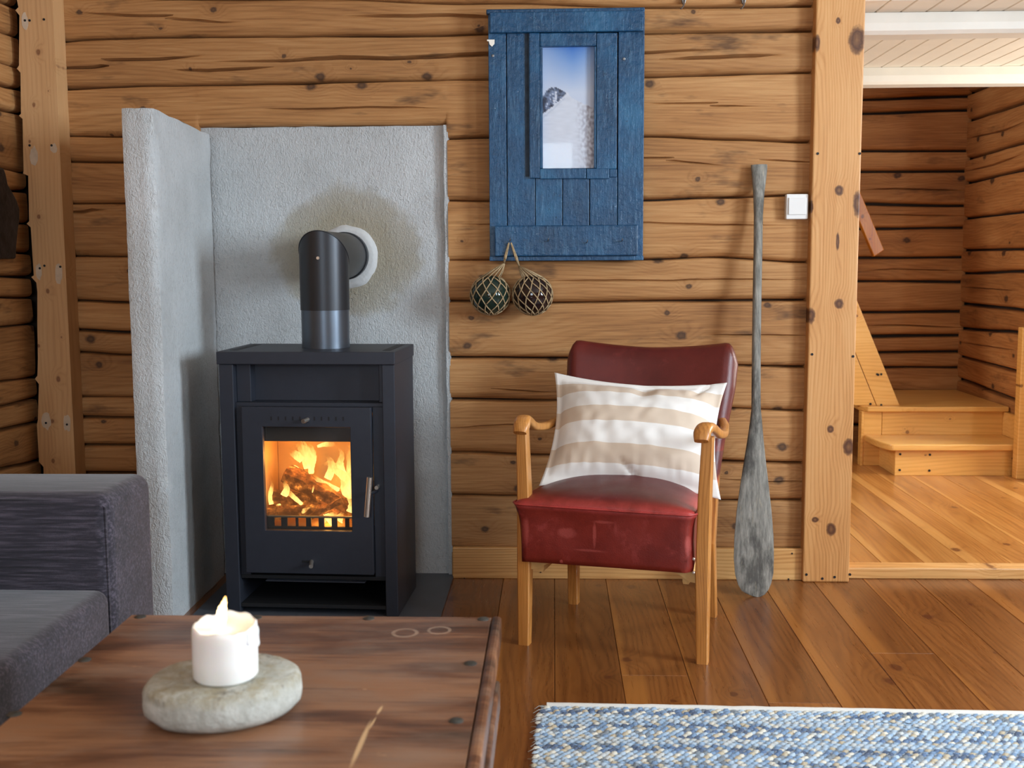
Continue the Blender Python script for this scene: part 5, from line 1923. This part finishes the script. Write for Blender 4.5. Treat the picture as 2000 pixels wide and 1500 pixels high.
def cush(u, v, s_):
    p = (BL * (1 - u) + BR * u) * (1 - v) + (TL * (1 - u) + TR * u) * v
    # sides pull in between the corners
    a_, b_ = 4 * u * (1 - u), 4 * v * (1 - v)
    right = (BR - BL).normalized()
    upv = (TL - BL).normalized()
    p = p + right * ((0.5 - u) * 2) * 0.026 * b_ * abs(2 * u - 1) ** 2 - upv * (v - 0.5) * 2 * 0.03 * a_ * abs(2 * v - 1) ** 2
    e = min(u, 1 - u) * 0.54, min(v, 1 - v) * 0.33
    fl = 0.017
    ex, ey = max(0, e[0] - fl), max(0, e[1] - fl)
    h = (1 - math.exp(-ex / 0.06)) * (1 - math.exp(-ey / 0.045))
    th = 0.080 * h + 0.0016
    q_ = p + nrm * (th if s_ == 0 else -th * 0.45)
    if s_ == 0:
        # creases: pinches from the top middle and the bottom, soft sag
        cxx, cvv = u - 0.50 - (v - 0.8) * 0.25, v
        q_ += nrm * (-0.028 * math.exp(-((u - 0.545) / 0.05) ** 2 - ((v - 0.84) / 0.10) ** 2))
        q_ += nrm * (-0.016 * math.exp(-((u - 0.50 + (v - 0.12) * 0.8) / 0.016) ** 2) * math.exp(-((v - 0.08) / 0.09) ** 2))
        q_ += nrm * (-0.012 * math.exp(-((u - 0.86 + (0.9 - v) * 0.4) / 0.02) ** 2) * math.exp(-((v - 0.9) / 0.08) ** 2))
        q_ += nrm * 0.006 * nz(u * 5, v * 9, 3.0) * h
        q_ += nrm * 0.0055 * nz(u * 13 + v * 5, v * 12 - u * 6, 7.0) * h
        q_ += nrm * 0.005 * (nz(u * 26, v * 5, 2.0) * max(0, 1 - abs(v - 0.12) / 0.16) + nz(u * 20 + v * 9, v * 7, 4.0) * max(0, 1 - abs(v - 0.86) / 0.16)) * min(1, h * 2)
        q_ += nrm * 0.004 * abs(nz(u * 22, 1.0, 3)) * (1 - h) * (1 if ey > 0 else 0)
    return q_


for s_ in (0, 1):
    for j in range(NV + 1):
        for i in range(NU + 1):
            u = 0.5 - 0.5 * math.cos(math.pi * i / NU) * (0.9) - 0.05 * math.cos(math.pi * i / NU)
            u = (u - (0.5 - 0.475 - 0.0)) / 0.95 if False else i / NU
            v = j / NV
            vs.append(cush(u, v, s_))
            stripe.append(v)
off = (NU + 1) * (NV + 1)
for j in range(NV):
    for i in range(NU):
        k = j * (NU + 1) + i
        fs.append([k, k + 1, k + NU + 2, k + NU + 1])
        fs.append([off + k, off + k + NU + 1, off + k + NU + 2, off + k + 1])
# close the rim
rim = [i for i in range(NU)] + [j * (NU + 1) + NU for j in range(NV)] + [NV * (NU + 1) + i for i in range(NU, 0, -1)] + [j * (NU + 1) for j in range(NV, 0, -1)]
for k in range(len(rim)):
    a_, b_ = rim[k], rim[(k + 1) % len(rim)]
    fs.append([a_, off + a_, off + b_, b_])
o_ = (TL + TR + BL + BR) / 4
o_.z = min(BL.z, BR.z)
cushion = mesh('cushion', [v_ - o_ for v_ in vs], fs, LINEN)
cushion.location = o_
fix_normals(cushion)
cushion.data.shade_smooth()
at = cushion.data.attributes.new('stripe', 'FLOAT', 'POINT')
sv = [(0.0, 0.05), (0.155, 0.5), (0.30, 1.5), (0.485, 2.5), (0.62, 3.5), (0.775, 4.5), (0.885, 5.5), (1.0, 5.95)]
for i, v in enumerate(stripe):
    at.data[i].value = interp(sv, v)
tag(cushion, 'cream cushion with beige stripes leaning on the armchair back', 'cushion')

# ------------------------------------------------------------------ sofa
YA0, YA1 = -1.47, -1.20       # near and far side of the arm
sx_f = onY(213, 1000, YA0).x
z_arm = onY(150, 966, YA0).z
z_seat = onY(120, 1150, YA0).z
sofa = thing('sofa', 'dark purple grey fabric sofa cut off by the left picture edge', 'sofa', (sx_f - 0.4, -2.1, 0))
so = Vector(sofa.location)


def soft_box(name, x0, x1, y0, y1, z0, z1, r, mat=SOFA, sag=0.0):
    bm = bmesh.new()
    bmesh.ops.create_cube(bm, size=1)
    for v in bm.verts:
        v.co = Vector(((x0 + x1) / 2 + v.co.x * (x1 - x0), (y0 + y1) / 2 + v.co.y * (y1 - y0), (z0 + z1) / 2 + v.co.z * (z1 - z0))) - so
    bmesh.ops.bevel(bm, geom=bm.edges[:], offset=r, segments=5, profile=0.5, affect='EDGES')
    for v in bm.verts:
        v.co += Vector((nz(v.co.x * 5, v.co.y * 5, v.co.z * 5), nz(v.co.x * 5 + 9, v.co.y * 5, v.co.z * 5), nz(v.co.x * 5, v.co.y * 5 + 4, v.co.z * 5))) * 0.004
    me = bpy.data.meshes.new(name)
    bm.to_mesh(me)
    bm.free()
    o = link(name, me, mat, sofa)
    o.data.shade_smooth()
    return o


soft_box('armrest', XL + 0.09, sx_f, YA0, YA1, 0.03, z_arm, 0.035)
soft_box('armrest', XL + 0.09, sx_f, -3.05, -2.8, 0.03, z_arm, 0.035)
soft_box('backrest', XL + 0.06, XL + 0.28, -3.04, YA1 - 0.01, 0.03, 0.82, 0.05)
soft_box('seat_base', XL + 0.28, sx_f - 0.02, -2.8, YA0, 0.05, z_seat - 0.13, 0.02)
soft_box('seat_cushion', XL + 0.27, sx_f - 0.004, -2.13, YA0 + 0.005, z_seat - 0.135, z_seat + 0.004, 0.03)
soft_box('seat_cushion', XL + 0.27, sx_f - 0.004, -2.8, -2.135, z_seat - 0.135, z_seat + 0.004, 0.03)
for x_, y_ in ((XL + 0.14, -1.25), (sx_f - 0.06, -1.25), (XL + 0.14, -3.0), (sx_f - 0.06, -3.0)):
    box('leg', x_ - 0.02 - so.x, x_ + 0.02 - so.x, y_ - 0.02 - so.y, y_ + 0.02 - so.y, 0.0, 0.045, IRON_IN, sofa)
# seam lines along the arm's edges
for xs_ in ((XL + 0.12, sx_f - 0.012),):
    tubes('piping', [[Vector((xs_[0], YA0 + 0.008, z_arm - 0.014)) - so, Vector((xs_[1] - 0.02, YA0 + 0.008, z_arm - 0.014)) - so, Vector((xs_[1], YA0 + 0.008, z_arm - 0.03)) - so, Vector((xs_[1], YA0 + 0.008, 0.1)) - so]], 0.0028, SOFA, sofa)

# ------------------------------------------------------------------ trunk used as a coffee table
tb0, tb1 = onZ(254, 1203, TZ), onZ(968, 1203, TZ)
tx0 = tb0.x
txR = onZ(958, 1215, TZ).x
ty1 = (tb0.y + tb1.y) / 2
ty0 = ty1 - 1.02
trunk = thing('wooden_trunk', 'scuffed brown wooden trunk serving as coffee table', 'trunk', ((tx0 + txR) / 2, (ty0 + ty1) / 2, 0))
to = Vector(trunk.location)


def tbx(name, x0, x1, y0, y1, z0, z1, mat, bevel=0.003, smooth=False):
    return box(name, x0 - to.x, x1 - to.x, y0 - to.y, y1 - to.y, z0, z1, mat, trunk, bevel=bevel, smooth=smooth)


bpy.context.view_layer.update()
TRUNK_OFF = to


def world_coords(o, mat):
    return o


# the lid boards carry world positioned marks, so they are built about the world origin and parented back
def lid_board(y0, y1):
    o = box('lid_board', tx0, txR, y0, y1, TZ - 0.03, TZ, TRUNK, None, bevel=0.0012, seg=1)
    o.parent = trunk
    o.matrix_parent_inverse = Matrix.Translation(-to)
    return o


ycuts = [ty0, ty0 + 0.345, ty0 + 0.68, ty1]
for a_, b_ in zip(ycuts, ycuts[1:]):
    lid_board(a_ + 0.0003, b_ - 0.0003)
tbx('end_moulding', txR + 0.001, txR + 0.018, ty0, ty1 + 0.004, TZ - 0.045, TZ + 0.002, TRUNK_S, 0.006)
tbx('body', tx0 + 0.006, txR - 0.004, ty0 + 0.006, ty1 - 0.006, 0.06, TZ - 0.031, TRUNK_S, 0.003)
zm0 = 0.365
xm_ = onZ(979, 1312, zm0).x
tbx('side_moulding', txR - 0.004, max(xm_, txR + 0.012), ty0, ty1 + 0.002, zm0 - 0.055, zm0, TRUNK_S, 0.006)
tbx('side_moulding', txR - 0.004, max(xm_, txR + 0.012) + 0.006, ty0, ty1 + 0.002, 0.03, 0.09, TRUNK_S, 0.006)
for x_, y_ in ((tx0 + 0.05, ty0 + 0.06), (txR - 0.05, ty0 + 0.06), (tx0 + 0.05, ty1 - 0.06), (txR - 0.05, ty1 - 0.06)):
    tbx('foot', x_ - 0.03, x_ + 0.03, y_ - 0.03, y_ + 0.03, 0.0, 0.06, TRUNK_S, 0.003)
for px, py in ((275, 1204), (503, 1203), (722, 1204), (944, 1208), (919, 1296), (891, 1408), (165, 1289), (28, 1395)):
    p = onZ(px, py, TZ)
    if p.y > ty1 - 0.012:
        p.y = ty1 - 0.012
    lathe('nail_head', [(0.0105, -0.002), (0.0105, 0.0006), (0.008, 0.0022), (0.003, 0.003)], NAIL, trunk, n=14, loc=(p.x - to.x, p.y - to.y, TZ))

# stone coaster and candle
sc0 = onZ(441, 1352, TZ + 0.022)
vs, fs = [], []
N = 48
prof = [(0.0, 0.0), (0.76, 0.0), (0.90, 0.005), (0.985, 0.015), (1.0, 0.026), (0.992, 0.038), (0.965, 0.0465), (0.92, 0.0515), (0.6, 0.053), (0.25, 0.053), (0.0, 0.053)]
ang = math.radians(24)
for r, z_ in prof[1:-1]:
    for k in range(N):
        a_ = 2 * math.pi * k / N
        e = 1 + 0.035 * nz(math.cos(a_) * 1.3, math.sin(a_) * 1.3, 5) + 0.02 * nz(math.cos(a_) * 4, math.sin(a_) * 4, z_ * 40)
        xx, yy = 0.110 * r * e * math.cos(a_), 0.097 * r * e * math.sin(a_)
        zz = max(0.0, z_ + (0.0022 * nz(xx * 30, yy * 30, 2) + 0.0012 * nz(xx * 80, yy * 80, 2) if z_ > 0.01 else 0))
        vs.append((xx * math.cos(ang) - yy * math.sin(ang), xx * math.sin(ang) + yy * math.cos(ang), zz))
m = len(prof) - 2
for i in range(m - 1):
    for k in range(N):
        q_ = (k + 1) % N
        fs.append([i * N + k, i * N + q_, (i + 1) * N + q_, (i + 1) * N + k])
fs += [list(range(N))[::-1], [(m - 1) * N + k for k in range(N)]]
stone = mesh('stone_slab', vs, fs, STONE, None, True)
fix_normals(stone)
stone.location = (sc0.x, sc0.y - 0.012, TZ)
tag(stone, 'flat round grey stone under the candle on the trunk', 'stone')
cz0 = TZ + 0.0542
cpos = onZ(442, 1320, cz0)
candle = thing('candle', 'thick white pillar candle burning on the flat stone', 'candle', (cpos.x, cpos.y, cz0))
vs, fs = [], []
CR, CH = 0.0445, 0.0745
N = 56
prof = [(0.93, 0.0), (1.0, 0.004), (1.0, 0.03), (1.0, 0.055), (1.0, CH - 0.008), (0.985, CH - 0.002), (0.95, CH), (0.90, CH - 0.003), (0.82, CH - 0.006), (0.6, CH - 0.008), (0.3, CH - 0.009), (0.05, CH - 0.009)]
for i, (r, z_) in enumerate(prof):
    for k in range(N):
        a_ = 2 * math.pi * k / N
        wob = 1 + 0.02 * nz(math.cos(a_) * 1.5, math.sin(a_) * 1.5, z_ * 20)
        zz = z_
        if z_ > CH - 0.0105 and r > 0.85:
            zz += 0.005 * nz(math.cos(a_) * 2.4, math.sin(a_) * 2.4, 11) + 0.0015 * nz(math.cos(a_) * 7, math.sin(a_) * 7, 3) + 0.004 * max(0, math.sin(a_)) - 0.003 * max(0, -math.sin(a_))
        drip = 0.0
        vs.append((CR * r * wob * math.cos(a_), CR * r * wob * math.sin(a_), max(zz, 0)))
for i in range(len(prof) - 1):
    for k in range(N):
        q_ = (k + 1) % N
        fs.append([i * N + k, i * N + q_, (i + 1) * N + q_, (i + 1) * N + k])
fs += [list(range(N))[::-1], [(len(prof) - 1) * N + k for k in range(N)]]
wx = mesh('wax', vs, fs, WAX, candle, True)
fix_normals(wx)
zw = CH - 0.009
# drips of wax on the right side
for ang_, z0_, ln in ((-0.15, 0.07, 0.045), (0.25, 0.068, 0.03), (-0.5, 0.069, 0.018)):
    c, s = math.cos(ang_), math.sin(ang_)
    sweep('wax_drip', [Vector(((CR - 0.002) * c, (CR - 0.002) * s, z0_ - ln * t)) for t in (0, 0.2, 0.4, 0.6, 0.8, 0.93, 1.0)], [(0.003, 0.003), (0.0044, 0.004), (0.004, 0.0036), (0.0042, 0.0038), (0.005, 0.0045), (0.0036, 0.0034), (0.001, 0.001)], WAX, candle, n=12)
sweep('wick', [Vector((-0.004, 0, zw - 0.002)), Vector((-0.004, 0, zw + 0.006)), Vector((-0.002, 0, zw + 0.012))], (0.0012, 0.0012), IRON_IN, candle, n=6)
flame('flame', CANDLE_FLAME, [Vector((-0.004, -0.001, zw + 0.004)), Vector((-0.0045, -0.001, zw + 0.014)), Vector((-0.003, -0.001, zw + 0.027)), Vector((0.001, -0.001, zw + 0.040)), Vector((0.003, -0.001, zw + 0.049))],
      [0.0035, 0.0072, 0.0066, 0.0036, 0.0003], 0.95, candle, 5)
l = bpy.data.lights.new('candle_light', 'POINT')
l.energy = 0.12
l.color = (1.0, 0.62, 0.28)
l.shadow_soft_size = 0.008
o = bpy.data.objects.new('candle_light', l)
COL.objects.link(o)
o.parent = candle
o.location = (-0.002, -0.001, zw + 0.03)

# ------------------------------------------------------------------ rug
RY1 = onZ(1075, 1372, 0.012).y
rc0 = onZ(1072, 1372, 0.012)
rc1 = onZ(2000, 1389, 0.012)
rang = math.atan2(rc1.y - rc0.y, rc1.x - rc0.x)
rug = thing('rag_rug', 'blue and cream woven rag rug with a white hem on the plank floor', 'rug', (rc0.x - 0.02, rc0.y, 0), rang)
RW, RL = 1.75, 1.25
box('base', 0.0, RW, -RL, -0.004, 0.0005, 0.008, plain('rug_backing', srgb(150, 160, 172), 0.95), rug, bevel=0.003)
hem = sweep('hem', [Vector((0.015 + (RW - 0.03) * i / 60, -0.009 + 0.0025 * nz(i * 0.35, 3), 0.0085 + 0.001 * nz(i * 0.6, 9))) for i in range(61)], (0.0105, 0.0065), plain('white_hem_tape', srgb(222, 220, 214), 0.9, bump=0.6, bscale=400), rug, n=10)
hem['label'] = 'white woven hem'
vs, fs, cols = [], [], []
rr = random.Random(11)
pal = [srgb(220, 214, 198), srgb(198, 202, 202), srgb(148, 176, 204), srgb(112, 144, 180), srgb(178, 198, 216), srgb(74, 106, 148), srgb(50, 74, 110), srgb(194, 178, 148), srgb(112, 122, 132)]
rowd, stl = 0.0115, 0.0175
nrow = int((RL - 0.014) / rowd)
for j in range(nrow):
    y = -0.024 - j * rowd
    tone = nz(j * 0.28, 4.0)
    dirn = 1 if (j // 5) % 2 == 0 else -1
    nst = int(RW / stl)
    if y < -1.0:
        break
    edge = 0.016 * max(0, 1 - j / 3.0) + 0.004 * nz(j * 0.9, 7)
    for i in range(nst):
        x_ = edge + i * stl + (j % 2) * stl * 0.5 + rr.uniform(-0.0015, 0.0015)
        g = nz(i * 0.07 + dirn * j * 0.5, j * 0.33, 2)
        t = rr.random()
        if (i + dirn * j) % 4 == 0 and tone > -0.25:
            c = pal[0] if t < 0.6 else pal[7]
        elif g + tone * 1.6 > 0.3:
            c = pal[5] if t < 0.4 else (pal[6] if t < 0.65 else pal[3])
        elif g + tone * 1.6 < -0.15:
            c = pal[4] if t < 0.4 else (pal[1] if t < 0.7 else pal[2])
        else:
            c = pal[2] if t < 0.35 else (pal[3] if t < 0.6 else (pal[4] if t < 0.85 else pal[8]))
        h = 0.0045 + rr.uniform(0, 0.003)
        sk = dirn * 0.003
        b0 = len(vs)
        hx, hy = stl * 0.56, rowd * 0.56
        vs += [(x_ - hx, y - hy * 0.4 - sk, 0.0075), (x_ - hx * 0.3, y - hy, 0.0075), (x_ + hx, y + hy * 0.4 - sk, 0.0075), (x_ + hx * 0.3, y + hy, 0.0075),
               (x_ - hx * 0.5, y - sk * 0.4, 0.0075 + h), (x_ + hx * 0.5, y + sk * 0.4, 0.0075 + h * rr.uniform(0.8, 1.1))]
        fs += [[b0, b0 + 1, b0 + 4], [b0 + 1, b0 + 2, b0 + 5, b0 + 4], [b0 + 2, b0 + 3, b0 + 5], [b0 + 3, b0, b0 + 4, b0 + 5]]
        cols += [c] * 6
RG = NT('dyed_rag_weave')
_a = RG.n('ShaderNodeAttribute', {'attribute_name': 'dye'})
_n = RG.noise(RG.coords(), 600.0, 3)
RG.final(RG.mix(RG.ramp(_n, [(0.3, 0.0), (0.8, 0.3)]), _a.outputs['Color'], srgb(200, 204, 204)), 0.95, RG.bump(_n, 0.6, 0.002))
weave = mesh('weave', vs, fs, RG.m, rug, True)
ca = weave.data.color_attributes.new('dye', 'FLOAT_COLOR', 'POINT')
flat = [q_ for c in cols for q_ in (*c, 1.0)]
ca.data.foreach_set('color', flat)
weave['kind'] = 'stuff'
# loose threads at the left edge
fr = []
for k in range(26):
    y = -0.02 - k * 0.022 + rr.uniform(-0.006, 0.006)
    fr.append([Vector((0.012, y, 0.009)), Vector((-0.004, y + rr.uniform(-0.006, 0.006), 0.009)), Vector((-0.012 - rr.uniform(0, 0.01), y + rr.uniform(-0.01, 0.01), 0.004))])
fo = tubes('loose_thread', fr, 0.0011, plain('rug_thread', srgb(206, 206, 200), 0.95), rug, n=4)
fo['kind'] = 'stuff'
